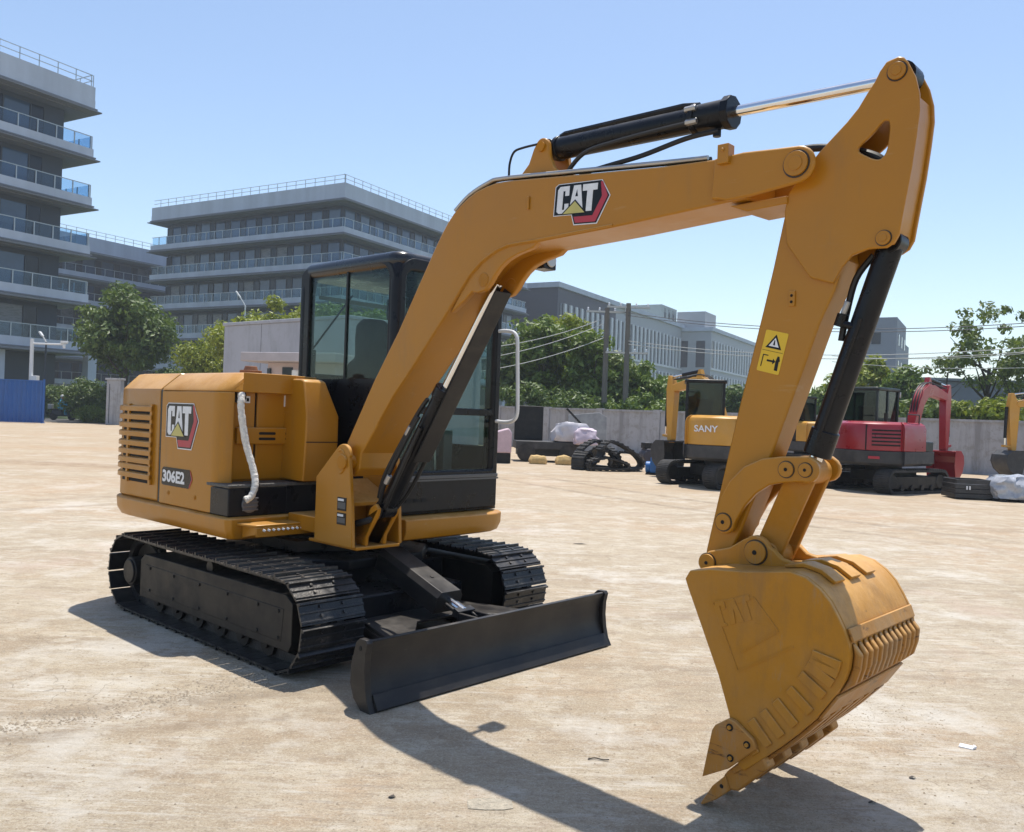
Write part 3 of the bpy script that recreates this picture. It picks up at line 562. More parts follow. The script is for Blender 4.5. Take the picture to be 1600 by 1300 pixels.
# arm cylinder -----------------------------------------------------------
a0, a1, a2 = Vector((2.289, FV, 2.838)), Vector((3.287, FV, 2.815)), Vector((4.004, FV, 2.79)); ad = (a1 - a0).normalized()
m = MB(); m.cyl(a0 + ad * .03, a1 - ad * .17, .056, n=24); m.cyl(a0 - Vector((0, .05, 0)), a0 + Vector((0, .05, 0)), .045, n=20); m.cyl(a0 + ad * .03, a0 + ad * .055, .062, n=24)
m.cyl(a1 - ad * .17, a1, .062, n=24); m.cyl(a1 - ad * .025, a1 + ad * .012, .072, n=10); m.cyl(a1 - ad * .18, a1 - ad * .155, .07, n=24)
ac = m.build('arm_cylinder', BLK, ex, 0.004, label='black hydraulic cylinder above the boom')
m = MB(); m.cyl(a1, a2 - ad * .04, .0235, n=20); m.build('rod', CHR, ac)
m = MB(); m.cyl(a2 - Vector((0, .045, 0)), a2 + Vector((0, .045, 0)), .05, n=20); m.build('rod_eye', BLK, ac)
m = MB(); up = Vector((0, 0, 1)); m.tube([a0 + ad * .05 + up * .055, a0 + ad * .08 + up * .066, a0 + ad * .76 + up * .070, a0 + ad * .84 + up * .058], .017, 8); m.build('feed_pipe', BLK, ac)
m = MB(); q = a0 + ad * .86; m.tube(spline([q + Vector((0, -.062, -.03)), q + Vector((-.15, -.075, -.035)), q + Vector((-.40, -.085, -.045)), (2.56, FV - .09, 2.75), (2.44, FV - .085, 2.66)], 6), .011, 8); m.build('hose', RUB, ac)
m = MB(); q = a1 - ad * .05; m.tube(spline([q + Vector((0, -.02, -.075)), q + Vector((-.14, -.05, -.09)), q + Vector((-.35, -.07, -.13)), (2.72, FV - .085, 2.668), (2.54, FV - .085, 2.655)], 6), .012, 8); m.build('hose', RUB, ac)
for q in (a0 + ad * .84 + Vector((0, -.066, -.03)), a0 + ad * .83 + Vector((0, -.060, .03))):
    m = MB(); m.cyl(q - ad * .025, q + ad * .03, .014, n=6); m.build('fitting', STEEL, ac, 0.002)
m = MB(); q = a1 - ad * .06 + Vector((0, -.01, -.085)); m.cyl(q + up * .02, q - up * .012, .018, n=10); m.build('fitting', BLK, ac, 0.002)

# boom cylinder and guard -------------------------------------------------
b0, b1, b2 = Vector((1.062, FV, 0.895)), Vector((1.50, FV, 1.655)), Vector((1.935, FV, 2.19))
bd = (b1 - b0).normalized(); b1 = b0 + (b2 - b0).normalized() * .88; bd = (b2 - b0).normalized(); bn = Vector((bd.z, 0, -bd.x))
m = MB(); m.cyl(b0 + bd * .04, b1, .052, n=24); m.cyl(b1 - bd * .07, b1, .062, n=24); m.cyl(b0 - Vector((0, .045, 0)), b0 + Vector((0, .045, 0)), .055, n=20)
bc = m.build('boom_cylinder', BLK, ex, 0.004, label='black hydraulic cylinder under the boom')
m = MB(); m.cyl(b1, b2, .028, n=20); m.build('rod', CHR, bc)
m = MB(); g0, g1 = b0 + bd * .42 + bn * .085, b2 - bd * .02 + bn * .06
m.obox((g0 + g1) / 2, g1 - g0, (0, 1, 0), (g1 - g0).length, .125, .008)
m.obox((g0 + g1) / 2 + Vector((0, .062, 0)) - bn * .03, g1 - g0, (0, 1, 0), (g1 - g0).length, .006, .06)
m.build('rod_guard', GRAY, bc, 0.004)
for k, (yo, nn) in enumerate(((-.07, .03), (-.085, -.02), (.075, .03), (-.045, -.07), (.05, -.07))):
    m = MB(); m.tube(spline([b0 + bd * .03 + Vector((0, yo * .6, 0)) + bn * nn, b0 + bd * .2 + Vector((0, yo, 0)) + bn * nn * 1.3, b0 + bd * (.5 + .04 * k) + Vector((0, yo * 1.05, 0)) + bn * nn, b0 + bd * (.62 + .05 * k) + Vector((0, yo, 0)) + bn * nn * .7], 5), .013, 8)
    m.build('hose', RUB, bc)
for yo, t, nn in ((-.09, .56, -.03), (-.09, .22, -.01), (.07, .47, .05)):
    q = b0 + bd * t + Vector((0, yo, 0)) + bn * nn; m = MB(); m.cyl(q - bd * .03, q + bd * .03, .017, n=6); m.build('fitting', STEEL, bc, 0.002)
m = MB(); m.tube(spline([(0.93, -.44, .80), (1.0, -.42, .82), (1.05, -.38, .85), (1.07, -.36, .90)], 5), .02, 8); m.build('hose', RUB, bc)

# stick ---------------------------------------------------------------------
apex = [(4.003, 2.841), (3.963, 2.833), (3.94, 2.804), (3.923, 2.770), (3.899, 2.737), (3.864, 2.683), (3.821, 2.637), (3.779, 2.599), (3.721, 2.546)]
rt = [(3.824, 2.089), (3.859, 2.130), (3.92, 2.148), (3.985, 2.146), (4.012, 2.162), (4.029, 2.193), (4.046, 2.306), (4.064, 2.423), (4.077, 2.54), (4.085, 2.629), (4.081, 2.691), (4.065, 2.754), (4.037, 2.814), (4.022, 2.834)]
hole = [(3.983, 2.600), (3.972, 2.617), (3.955, 2.614), (3.918, 2.572), (3.872, 2.538), (3.868, 2.525), (3.876, 2.512), (3.934, 2.476), (3.957, 2.477), (3.974, 2.50), (3.980, 2.55)]
stick = None
m = MB()   # lower box section
low = [(3.66, 2.50), (3.585, 2.37), (3.58, 2.333), (3.538, 2.118), (3.502, 1.953), (3.45, 1.726), (3.396, 1.495), (3.353, 1.286), (3.283, 0.955), (3.275, 0.90), (3.30, 0.865), (3.34, 0.865), (3.375, 0.90), (3.44, 1.05), (3.56, 1.362), (3.621, 1.54), (3.684, 1.723), (3.737, 1.88), (3.791, 2.005), (3.81, 2.07), (3.83, 2.12), (3.80, 2.40)]
m.prism(low, FV - .07, FV + .07, 'y'); stick = m.build('stick', YEL, ex, 0.008, smooth=25)
for sd in (-1, 1):
    yy = FV + sd * .079; n = 44
    outer = apex + [(3.66, 2.48), (3.60, 2.40), (3.585, 2.33), (3.60, 2.20), (3.70, 2.06), (3.79, 2.03)] + rt
    # plate with its triangular hole: bridge outline to the hole by nearest angle
    cx, cz = 3.935, 2.545
    ang = lambda p: math.atan2(p[1] - cz, p[0] - cx)
    def ray_hit(poly, a):
        best = None; d = (math.cos(a), math.sin(a))
        for i in range(len(poly)):
            (x1, y1), (x2, y2) = poly[i], poly[(i + 1) % len(poly)]; ex_, ey_ = x2 - x1, y2 - y1; det = d[0] * -ey_ + d[1] * ex_
            if abs(det) < 1e-12: continue
            t = ((x1 - cx) * -ey_ + (y1 - cz) * ex_) / det; u = (d[0] * (y1 - cz) - d[1] * (x1 - cx)) / det
            if t > 0 and -1e-9 <= u <= 1 + 1e-9 and (best is None or t > best): best = t
        return (cx + d[0] * best, cz + d[1] * best)
    angs = sorted(ang(p) for p in outer) 
    angs = sorted(set([round(a, 4) for a in angs] + [round(-math.pi + 2 * math.pi * i / 40, 4) for i in range(40)]))
    ho = smooth_poly(hole, 1)
    m = MB(); m.ring([ray_hit(outer, a) for a in angs], [ray_hit(ho, a) for a in angs], yy - .009, yy + .009, 'y'); m.build('stick_plate', YEL, stick, 0.005, smooth=25)
    for (u, z), r in (((4.002, 2.787), .032), ((3.975, 2.182), .026)):
        m = MB(); y1 = FV + sd * .088; m.cyl((u, y1, z), (u, y1 + sd * .002, z), r * 1.17, n=22, mi=1); m.cyl((u, y1, z), (u, y1 + sd * .010, z), r, n=22); m.cyl((u, y1 + sd * .010, z), (u, y1 + sd * .013, z), r * .55, n=18); m.build('pin_cap', [YEL, GREASE], stick, 0.0015)
m = MB()   # webs joining the two head plates
for a, b in (((3.70, 2.50), (3.86, 2.66)), ((3.80, 2.12), (3.83, 2.32))):
    d = Vector((b[0] - a[0], 0, b[1] - a[1])); m.obox(((a[0] + b[0]) / 2, FV, (a[1] + b[1]) / 2), d, (0, 1, 0), d.length, .136, .012)
wo = [(x - .012, z) for x, z in rt[4:11]]; m.prism(wo + [(x - .010, z) for x, z in wo[::-1]], FV - .069, FV + .069, 'y'); m.build('head_web', YEL, stick, 0.002)
m = MB(); m.tube(spline([(3.36, FV + .05, 2.55), (3.48, FV + .045, 2.592), (3.62, FV + .03, 2.605), (3.76, FV + .01, 2.575), (3.88, FV - .02, 2.525), (3.945, FV - .02, 2.48), (3.98, FV, 2.40), (3.97, FV, 2.25)], 5), .016, 10); m.build('hose', RUB, stick)
m = MB(); m.box(3.612, 3.637, FV - .078, FV - .0695, 1.955, 2.015); m.cyl((3.624, FV - .078, 1.997), (3.624, FV - .081, 1.997), .006, n=8, mi=1); m.cyl((3.624, FV - .078, 1.972), (3.624, FV - .081, 1.972), .006, n=8, mi=1); m.build('tab', [YEL, DARK], stick, 0.003)
# warning decal
O = Vector((3.482, FV - .0705, 1.705)); uy = Vector((.225, 0, .974)).normalized(); ux = Vector((.974, 0, -.225)).normalized()
mb = MB(); flat_poly(mb, rrect(0, .098, 0, .168, .006), O, ux, uy, 0, .0012, 0)
flat_poly(mb, [(.014, .098), (.049, .156), (.084, .098)], O, ux, uy, .0013, .0018, 1); flat_poly(mb, [(.027, .106), (.049, .142), (.071, .106)], O, ux, uy, .0019, .0023, 2)
flat_poly(mb, [(.045, .112), (.053, .112), (.050, .132), (.046, .132)], O, ux, uy, .0024, .0028, 1)
flat_poly(mb, [(.004, .086), (.094, .086), (.094, .0875), (.004, .0875)], O, ux, uy, .0013, .0018, 1)
flat_poly(mb, [(.012, .02), (.016, .02), (.016, .066), (.036, .066), (.036, .070), (.012, .070)], O, ux, uy, .0013, .0018, 1)
flat_poly(mb, [(.034, .044), (.060, .044), (.060, .036), (.072, .048), (.060, .060), (.060, .052), (.034, .052)], O, ux, uy, .0013, .0018, 1)
flat_poly(mb, [(.074, .014), (.088, .014), (.086, .050), (.090, .054), (.084, .072), (.076, .072), (.072, .052)], O, ux, uy, .0013, .0018, 1)
mb.build('warning_decal', [WYEL, BLK, WHTD], stick, smooth=0)

# bucket cylinder, links ---------------------------------------------------------
k0, k1 = Vector((3.975, FV, 2.182)), Vector((3.700, FV, 1.318)); kd = (k1 - k0).normalized()
m = MB(); m.cyl(k0 + kd * .02, k1 - kd * .055, .047, n=24); m.cyl(k0 - Vector((0, .045, 0)), k0 + Vector((0, .045, 0)), .048, n=20); m.cyl(k1 - kd * .16, k1 - kd * .055, .055, n=24)
kc = m.build('bucket_cylinder', BLK, ex, 0.004, label='black hydraulic cylinder behind the stick')
m = MB(); m.cyl(k1 - kd * .055, k1, .028, n=16); m.build('rod', CHR, kc)
m = MB(); m.cyl(k1 - Vector((0, .04, 0)), k1 + Vector((0, .04, 0)), .046, n=20); m.build('rod_eye', YELD, kc)
kn = Vector((-kd.z, 0, kd.x))
if kn.x > 0: kn = -kn
m = MB(); m.tube(spline([k0 + kd * .06 + kn * .05, k0 + kd * .16 + kn * .085, k0 + kd * .30 + kn * .075, k0 + kd * .40 + kn * .06], 5), .013, 8); m.build('hose', RUB, kc)
q = k0 + kd * .30 + kn * .075 + Vector((0, -.03, 0))
m = MB(); m.cyl(q - kd * .05, q + kd * .0, .012, n=6, mi=1); m.cyl(q, q + kd * .05, .022, n=10); m.cyl(q + kd * .035, q + kd * .035 - kn * .06, .014, n=8); m.build('fitting', [BLK, STEEL], kc, 0.002)
m = MB(); m.tube([k0 + kd * .30 - kn * .0 + Vector((0, -.05, 0)), k1 - kd * .12 + Vector((0, -.052, 0))], .011, 8); m.build('feed_pipe', BLK, kc)
lo = [(3.345, 1.10), (3.362, 1.173), (3.402, 1.249), (3.462, 1.311), (3.54, 1.348), (3.623, 1.362), (3.735, 1.368)] + arc(3.725, 1.315, .05, 70, -110, 7)[1:] + [(3.627, 1.258), (3.574, 1.245), (3.52, 1.208), (3.470, 1.150), (3.435, 1.085)] + arc(3.385, 1.075, .046, 0, -190, 8)
for sd in (-1, 1):
    yy = FV + sd * .100; m = MB(); m.prism(lo, yy - .014, yy + .014, 'y'); lk = m.build('guide_link', YEL, ex, 0.006)
    for (u, z), r in (((3.382, 1.078), .034), ((3.645, 1.312), .030), ((3.722, 1.315), .026)):
        m = MB(); y1 = yy + sd * .014; m.cyl((u, y1, z), (u, y1 + sd * .002, z), r * 1.16, n=20, mi=2); m.cyl((u, y1, z), (u, y1 + sd * .008, z), r, n=20); m.cyl((u, y1 + sd * .008, z), (u, y1 + sd * .0095, z), r * .25, n=10, mi=1); m.build('pin_cap', [YEL, DARK, GREASE], lk, 0.0015)
h0, h1 = Vector((3.700, FV, 1.305)), Vector((3.560, FV, 0.965)); hd = (h1 - h0).normalized(); hn = Vector((-hd.z, 0, hd.x))
m = MB()
for sd in (-1, 1): m.obox((h0 + h1) / 2 + Vector((0, sd * .062, 0)) - hn * .006, hd, (0, 1, 0), (h1 - h0).length - .02, .025, .115)
m.obox((h0 + h1) / 2, hd, (0, 1, 0), .26, .10, .02)
for q in (h0, h1): m.cyl(q - Vector((0, .08, 0)), q + Vector((0, .08, 0)), .05, n=22)
m.build('bucket_link', YELD, ex, 0.006)

# bucket --------------------------------------------------------------------------
HW = 0.325
prof = [(3.365, 0.90), (3.45, 0.918), (3.60, 0.93), (3.70, 0.945), (3.775, 0.957), (3.835, 0.944), (3.887, 0.912), (3.925, 0.874), (3.954, 0.828), (3.978, 0.785), (3.995, 0.74), (4.002, 0.70), (3.998, 0.655), (3.985, 0.61), (3.955, 0.552), (3.893, 0.459), (3.819, 0.376), (3.755, 0.310), (3.69, 0.250), (3.625, 0.190)]
def inner_of(p, d):
    out = []
    for i, (x, z) in enumerate(p):
        a, b = p[max(i - 1, 0)], p[min(i + 1, len(p) - 1)]; t = Vector((b[0] - a[0], b[1] - a[1])).normalized(); out.append((x + t.y * d, z - t.x * d))
    return out
inn = inner_of(prof, 0.022)
m = MB(); m.prism(prof + inn[::-1], FV - HW + .012, FV + HW - .012, 'y'); bk = m.build('bucket', BKP, ex, 0.004, smooth=40, label='yellow digging bucket, worn at its back')
side = prof + [(3.60, 0.205), (3.555, 0.385), (3.505, 0.52), (3.36, 0.83), (3.345, 0.865)]
for sd in (-1, 1):
    yy = FV + sd * HW; m = MB(); m.prism(side, yy - .011, yy + .011, 'y'); m.build('side_plate', BKP, bk, 0.004)
    yo = yy + sd * .0112
    for k in range(9):     # wear plates round the heel
        i = 12 + k * 0.75; i0 = int(i); f = i - i0; a = Vector(prof[i0]).lerp(Vector(prof[min(i0 + 1, 19)]), f); b = Vector(inner_of(prof, .13)[i0]).lerp(Vector(inner_of(prof, .13)[min(i0 + 1, 19)]), f)
        d = (b - a).normalized(); c = a + d * .078
        m = MB(); m.obox((c.x, yo + sd * .005, c.y), (d.x, 0, d.y), (0, 1, 0), .105, .010, .036); m.build('wear_plate', BKP, bk, 0.003)
    cut = [(3.565, 0.376), (3.51, 0.336), (3.498, 0.315), (3.463, 0.125), (3.571, 0.188), (3.680, 0.292), (3.668, 0.322), (3.59, 0.372)]
    m = MB(); m.prism(cut, yo, yo + sd * .022, 'y'); c_ = m.build('side_cutter', BKW, bk, 0.004)
    for u, z in ((3.573, .345), (3.645, .300), (3.580, .232)):
        m = MB(); m.cyl((u, yo + sd * .0225, z), (u, yo + sd * .0245, z), .014, n=14, mi=1); m.cyl((u, yo + sd * .0245, z), (u, yo + sd * .031, z), .008, n=6); m.build('bolt', [BKP, DARK], bk)
    # raised badge outline on the side
    E_ = [(3.47, .795), (3.64, .84), (3.74, .735), (3.60, .63), (3.615, .53), (3.49, .80)]
    m = MB()
    for a, b in ((E_[0], E_[1]), (E_[1], E_[2]), (E_[2], E_[3]), (E_[0], (3.585, .555)), ((3.585, .555), (3.80, .69))):
        d = Vector((b[0] - a[0], 0, b[1] - a[1])); m.obox(((a[0] + b[0]) / 2, yo + sd * .001, (a[1] + b[1]) / 2), d, (0, 1, 0), d.length, .004, .006)
    m.build('raised_outline', BKP, bk)
    if sd < 0:
        m = MB(); Ob, bx_, bz_ = (3.50, yo, .70), (.93, 0, .37), (-.37, 0, .93)
        for Lp in ([(.045, .28), (.045, .72), (.09, .785), (.265, .785), (.265, .60), (.185, .60), (.185, .69), (.15, .69), (.15, .30), (.185, .30), (.20, .235), (.09, .235)], [(.275, .24), (.345, .785), (.475, .785), (.545, .24), (.45, .24), (.41, .55), (.37, .24)], [(.515, .785), (.785, .785), (.785, .655), (.705, .655), (.705, .245), (.60, .245), (.60, .655), (.515, .655)]):
            flat_poly(m, [(x * .21, (y - .23) * .17) for x, y in Lp], Ob, bx_, bz_, -.001, .0035, 0)
        m.build('raised_letters', BKP, bk, 0.0012)
    ear = [(3.285, 0.885), (3.296, 0.93), (3.33, 0.953), (3.422, 0.980), (3.478, 1.018)] + arc(3.535, 0.980, .062, 130, 20, 6) + [(3.61, 0.995), (3.645, 0.965), (3.72, 0.95), (3.82, 0.955), (3.80, 0.93), (3.6, 0.915), (3.40, 0.86), (3.32, 0.85)]
    ye = FV + sd * .115; m = MB(); m.prism(ear, ye - .016, ye + .016, 'y'); er = m.build('bucket_ear', BKP, bk, 0.006)
    for (u, z), r in (((3.538, .976), .045), ((3.325, .905), .036)):
        m = MB(); y1 = ye + sd * .016; m.cyl((u, y1, z), (u, y1 + sd * .002, z), r * 1.14, n=24, mi=2); m.cyl((u, y1, z), (u, y1 + sd * .012, z), r, n=24); m.cyl((u, y1 + sd * .012, z), (u, y1 + sd * .014, z), r * .22, n=10, mi=1); m.build('pin_boss', [BKP, DARK, GREASE], bk, 0.0015)
rib = MB(); nb = 13
for k in range(nb):
    y = FV - HW + .03 + (2 * HW - .06) * k / (nb - 1); pts = []
    for p, q in zip(inner_of(prof, -.002)[10:15], inner_of(prof, -.028)[10:15]): pts.append((p, q))
    poly = [pts[0][0]] + [q for p, q in pts[1:-1]] + [pts[-1][0]] + [p for p, q in pts[1:-1]][::-1]
    m = MB(); m.prism(poly, y - .016, y + .016, 'y'); m.build('back_rib', BKW, bk, 0.008)
m = MB(); o1, o2 = inner_of(prof, -.0015), inner_of(prof, -.012); m.prism([o1[9], o1[10], o2[10], o2[9]], FV - HW + .01, FV + HW - .01, 'y'); m.prism([o1[14], o1[15], o2[15], o2[14]], FV - HW, FV + HW, 'y'); m.build('back_strip', BKW, bk, 0.004)
for k, y in enumerate((FV - .17, FV - .02, FV + .13)):
    m = MB(); m.prism([o1[3], o1[4], o1[5], o1[6], inner_of(prof, -.016)[6], inner_of(prof, -.018)[5], inner_of(prof, -.018)[4], inner_of(prof, -.014)[3]], y - .045, y + .045, 'y'); m.build('top_pad', BKP, bk, 0.003)
for k in range(6):
    y = FV - HW + .06 + k * .106; m = MB(); m.prism([o1[15], o1[16], o1[17], o1[18], inner_of(prof, -.014)[18], inner_of(prof, -.014)[17], inner_of(prof, -.014)[16], inner_of(prof, -.014)[15]], y - .03, y + .03, 'y'); m.build('bottom_strip', BKW, bk, 0.003)
m = MB(); m.prism([(3.72, .278), (3.70, .29), (3.575, .185), (3.57, .172), (3.585, .165)], FV - HW - .01, FV + HW + .01, 'y'); m.build('lip', BKW, bk, 0.003)
for k in range(5):
    y = FV - HW + .03 + k * (2 * HW - .06) / 4
    ad_ = [(3.655, .262), (3.60, .215), (3.552, .165), (3.536, .142), (3.556, .095), (3.60, .104), (3.715, .222), (3.70, .255)]
    m = MB(); m.prism(ad_, y - .034, y + .034, 'y'); t = m.build('tooth_adapter', BKW, bk, 0.008)
    m = MB(); r0 = [(3.549, .150), (3.568, .098)]; r1 = [(3.493, .092), (3.508, .042)]; r2 = [(3.442, .006), (3.450, .002)]
    m.loft([[(a[0], y - w, a[1]), (a[0], y + w, a[1]), (b[0], y + w, b[1]), (b[0], y - w, b[1])] for (a, b), w in ((r0, .042), (r1, .036), (r2, .030))])
    m.cyl((3.535, y - .043, .105), (3.535, y + .043, .105), .009, n=8, mi=1); m.build('tooth', [BKW, DARK], bk, 0.004)

# cab ---------------------------------------------------------------------------------
Y0, Y1, XR, XF, ZB, ZT = -.03, 1.005, -.415, .735, 0.79, 2.545
m = MB(); m.box(XR + .02, XF - .02, Y0 + .012, Y1 - .012, ZB, 0.84); cab = m.build('cab', BLK, ex, 0.006, label='black operator cab with tinted glass')
def cab_frame(name, o, i, a0, a1, axis): m = MB(); m.ring(o, i, a0, a1, axis); return m.build(name, BLK, cab, 0.012, smooth=40, seg=3)
so = rrect(XR + .02, XF - .03, ZB + .012, ZT - .03, (.17, .07, .02, .02), 8); si = rrect(-.285, .635, 1.70, 2.468, (.10, .03, .03, .05), 8)
cab_frame('right_frame', so, si, Y0 + .004, Y0 + .05, 'y'); cab_frame('left_frame', so, rrect(-.30, .635, 1.25, 2.468, (.10, .04, .04, .05), 8), Y1 - .05, Y1, 'y')
fo = rrect(Y0 + .03, Y1 - .03, ZB + .012, ZT - .03, (.13, .13, .02, .02), 8); fi = rrect(Y0 + .075, Y1 - .075, 1.085, 2.43, (.07, .07, .09, .03), 8)
cab_frame('front_frame', fo, fi, XF - .065, XF, 'x'); cab_frame('rear_frame', fo, rrect(Y0 + .07, Y1 - .07, 1.75, 2.44, .04, 8), XR + .0005, XR + .05, 'x')
m = MB(); m.prism(rrect(XR + .003, XF - .004, Y0 + .003, Y1 - .003, .11, 8), ZT - .115, ZT + .010, 'z'); m.build('roof', mat('roof_black', (0.012, 0.013, 0.016), 0.30, var=0.15, coat=0.2), cab, 0.055, seg=5, smooth=60)
for x, y in ((XF - .055, Y0 + .053), (XF - .055, Y1 - .053), (XR + .05, Y0 + .05), (XR + .05, Y1 - .05)):
    m = MB(); m.tube([(x, y, ZB + .03), (x, y, ZT - .20), (x + (-.012 if x > 0 else .008), y + (.012 if y < .4 else -.012), ZT - .10), (x + (-.05 if x > 0 else .04), y + (.05 if y < .4 else -.05), ZT - .045)], .053, 14); m.build('corner_post', BLK, cab)
m = MB(); m.box(XR + .05, XF - .08, Y0 + .003, Y0 + .012, 0.845, 1.70); m.build('lower_panel', BLK, cab)
for z in (1.015,):
    m = MB(); m.box(XF, XF + .006, Y0 + .02, Y1 - .02, z, z + .012); m.build('trim_line', GREYP, cab)
m = MB(); m.box(XF + .0005, XF + .010, Y0 + .03, Y1 - .03, 1.03, 1.055); m.build('wiper_ledge', GREYP, cab, 0.003)
m = MB()
for k in range(3): m.box(XF + .0005, XF + .004, .10 + k * .07, .15 + k * .07, .875, .90)
m.build('vent_slots', DARK, cab)
m = MB(); m.box(XF - .05, XF - .012, Y0 + .07, Y1 - .07, 1.475, 1.525); m.build('cross_bar', BLK, cab, 0.006)
for nm, b in (('windscreen_upper', (XF - .032, XF - .027, Y0 + .07, Y1 - .07, 1.525, 2.44)), ('windscreen_lower', (XF - .034, XF - .029, Y0 + .07, Y1 - .07, 1.075, 1.475)),
              ('right_window', (-.295, .645, Y0 + .022, Y0 + .027, 1.69, 2.475)), ('left_window', (-.31, .645, Y1 - .027, Y1 - .022, 1.24, 2.475)), ('rear_window', (XR + .022, XR + .027, Y0 + .06, Y1 - .06, 1.74, 2.45))):
    m = MB(); m.box(*b); m.build(nm, GLS, cab)
m = MB(); m.box(.155, .174, Y0 + .014, Y0 + .034, 1.70, 2.47); m.build('sash_bar', BLK, cab)
m = MB(); m.box(-.30, -.255, Y1 - .045, Y1 - .01, .85, 2.45); m.box(-.31, .64, Y1 - .044, Y1 - .012, .85, 1.25); m.build('door_panel', BLK, cab)
# interior
m = MB(); m.loft([[Vector((x + dx * (z - 1.25) * .16, .46 + w * c, z)) for x, c in ((-.04, -1), (.05, -1.0), (.10, -.6), (.10, .6), (.05, 1.0), (-.04, 1)) for dx in (-1,)] for z, w in ((1.22, .25), (1.50, .26), (1.74, .27), (1.83, .24), (1.88, .175), (2.02, .165), (2.13, .145), (2.18, .08))])
seat = m.build('seat', SEAT, cab, 0.03, seg=3, smooth=60)
m = MB(); m.box(-.05, .42, .22, .70, 1.14, 1.26); m.build('seat_cushion', SEAT, seat, 0.04, seg=3)
m = MB(); m.box(-.02, .36, .24, .68, .85, 1.13); m.build('seat_base', GREYP, seat, 0.01)
for y in (.10, .74):
    m = MB(); m.box(-.15, .40, y, y + .09, .9, 1.36); m.tube([(.33, y + .045, 1.36), (.36, y + .045, 1.5), (.35, y + .045, 1.60)], .016, 8); m.cyl((.35, y + .045, 1.58), (.35, y + .045, 1.66), .026, n=12); m.build('console', GREYP, cab, 0.01)
m = MB(); m.box(.50, .60, .05, .30, .9, 1.55); m.build('monitor_post', GREYP, cab, 0.02)
m = MB(); m.box(-.36, -.30, .02, .06, 1.72, 1.92); m.cyl((-.34, .05, 1.92), (-.2, .3, 2.35), .008, n=8); m.build('rear_trim', BLK, cab)
m = MB(); m.prism([(-.3, 2.30), (.60, 2.16), (.60, 2.19), (-.3, 2.33)], Y0 + .10, Y1 - .1, 'y'); m.build('sun_blind', mat('blind', (0.10, 0.11, 0.09), 0.7, var=0.2), cab)
m = MB(); m.box(.56, .62, .02, .09, 2.10, 2.24); m.build('work_lamp', BLK, cab, 0.01)
for y in (.35, .55):
    m = MB(); m.tube([(.45, y, .85), (.52, y, 1.05), (.5, y, 1.28)], .014, 8); m.cyl((.5, y, 1.26), (.5, y, 1.34), .022, n=12); m.build('travel_lever', STEEL, cab)
m = MB(); m.box(XF - .05, XF - .035, .60, .63, 2.02, 2.12); m.build('mirror_mount', BLK, cab); m = MB(); m.box(XF - .024, XF - .018, .5, .9, 2.40, 2.44); m.build('wiper_motor', BLK, cab)
m = MB(); m.tube(spline([(.735, .945, 2.105), (.80, .955, 2.105), (.87, .96, 2.09), (.905, .96, 2.04), (.915, .96, 1.90), (.93, .96, 1.62), (.93, .96, 1.50), (.90, .955, 1.45), (.82, .955, 1.435), (.735, .945, 1.44)], 5), .014, 10); m.build('grab_rail', WHT, ex)
m = MB(); m.box(1.95, 2.04, -.075, .03, 2.30, 2.40); m.tube([(1.99, -.19, 2.37), (1.99, -.07, 2.35)], .015, 8); m.cyl((2.04, -.02, 2.35), (2.05, -.02, 2.35), .04, n=16, mi=1); m.build('boom_lamp', [BLK, STEEL], ex, 0.012)
# ------------------------------------------------------------------ office buildings on one street grid
E1 = Vector((math.sin(R(29.6)), math.cos(R(29.6)), 0)); E2 = Vector((-E1.y, E1.x, 0)); ROT = math.atan2(E1.y, E1.x)
CONC = mat('slab_concrete', (0.47, 0.51, 0.585), 0.7, var=0.14, scale=0.35, stretch=(1, 1, 0.25), dust=0.3, dustcol=(0.22, 0.24, 0.27))
SOFF = mat('soffit_panel', (0.18, 0.19, 0.21), 0.8, var=0.08, scale=0.3)
WALLC = mat('wall_panel', (0.042, 0.055, 0.078), 0.7, var=0.1, scale=0.3)
PANE = mat('window_glass', (0.030, 0.068, 0.135), 0.08, var=0.35, scale=0.35, spec=0.6, rvar=0.03)
PANE2 = mat('window_glass_dark', (0.010, 0.016, 0.028), 0.12, var=0.2, scale=0.2, spec=0.3, rvar=0.03)
PANES = [PANE, PANE, mat('window_glass_pale', (0.070, 0.11, 0.17), 0.10, var=0.3, scale=0.4, spec=0.6, rvar=0.03), mat('window_glass_blue', (0.022, 0.05, 0.095), 0.07, var=0.3, scale=0.3, spec=0.7, rvar=0.03), mat('window_with_blind', (0.13, 0.14, 0.155), 0.3, var=0.25, scale=1.2, spec=0.5, stretch=(1, 1, 6))]  # pane tones differ to put sky reflections and glints into the glass colour
MULL = mat('mullion', (0.03, 0.04, 0.055), 0.5, var=0.1)
RAILG = glass_mat('rail_glass', (0.70, 0.82, 0.90), rough=0.05, ior=1.4)
RAILP = mat('rail_post', (0.42, 0.46, 0.48), 0.4, metal=0.4, var=0.05)

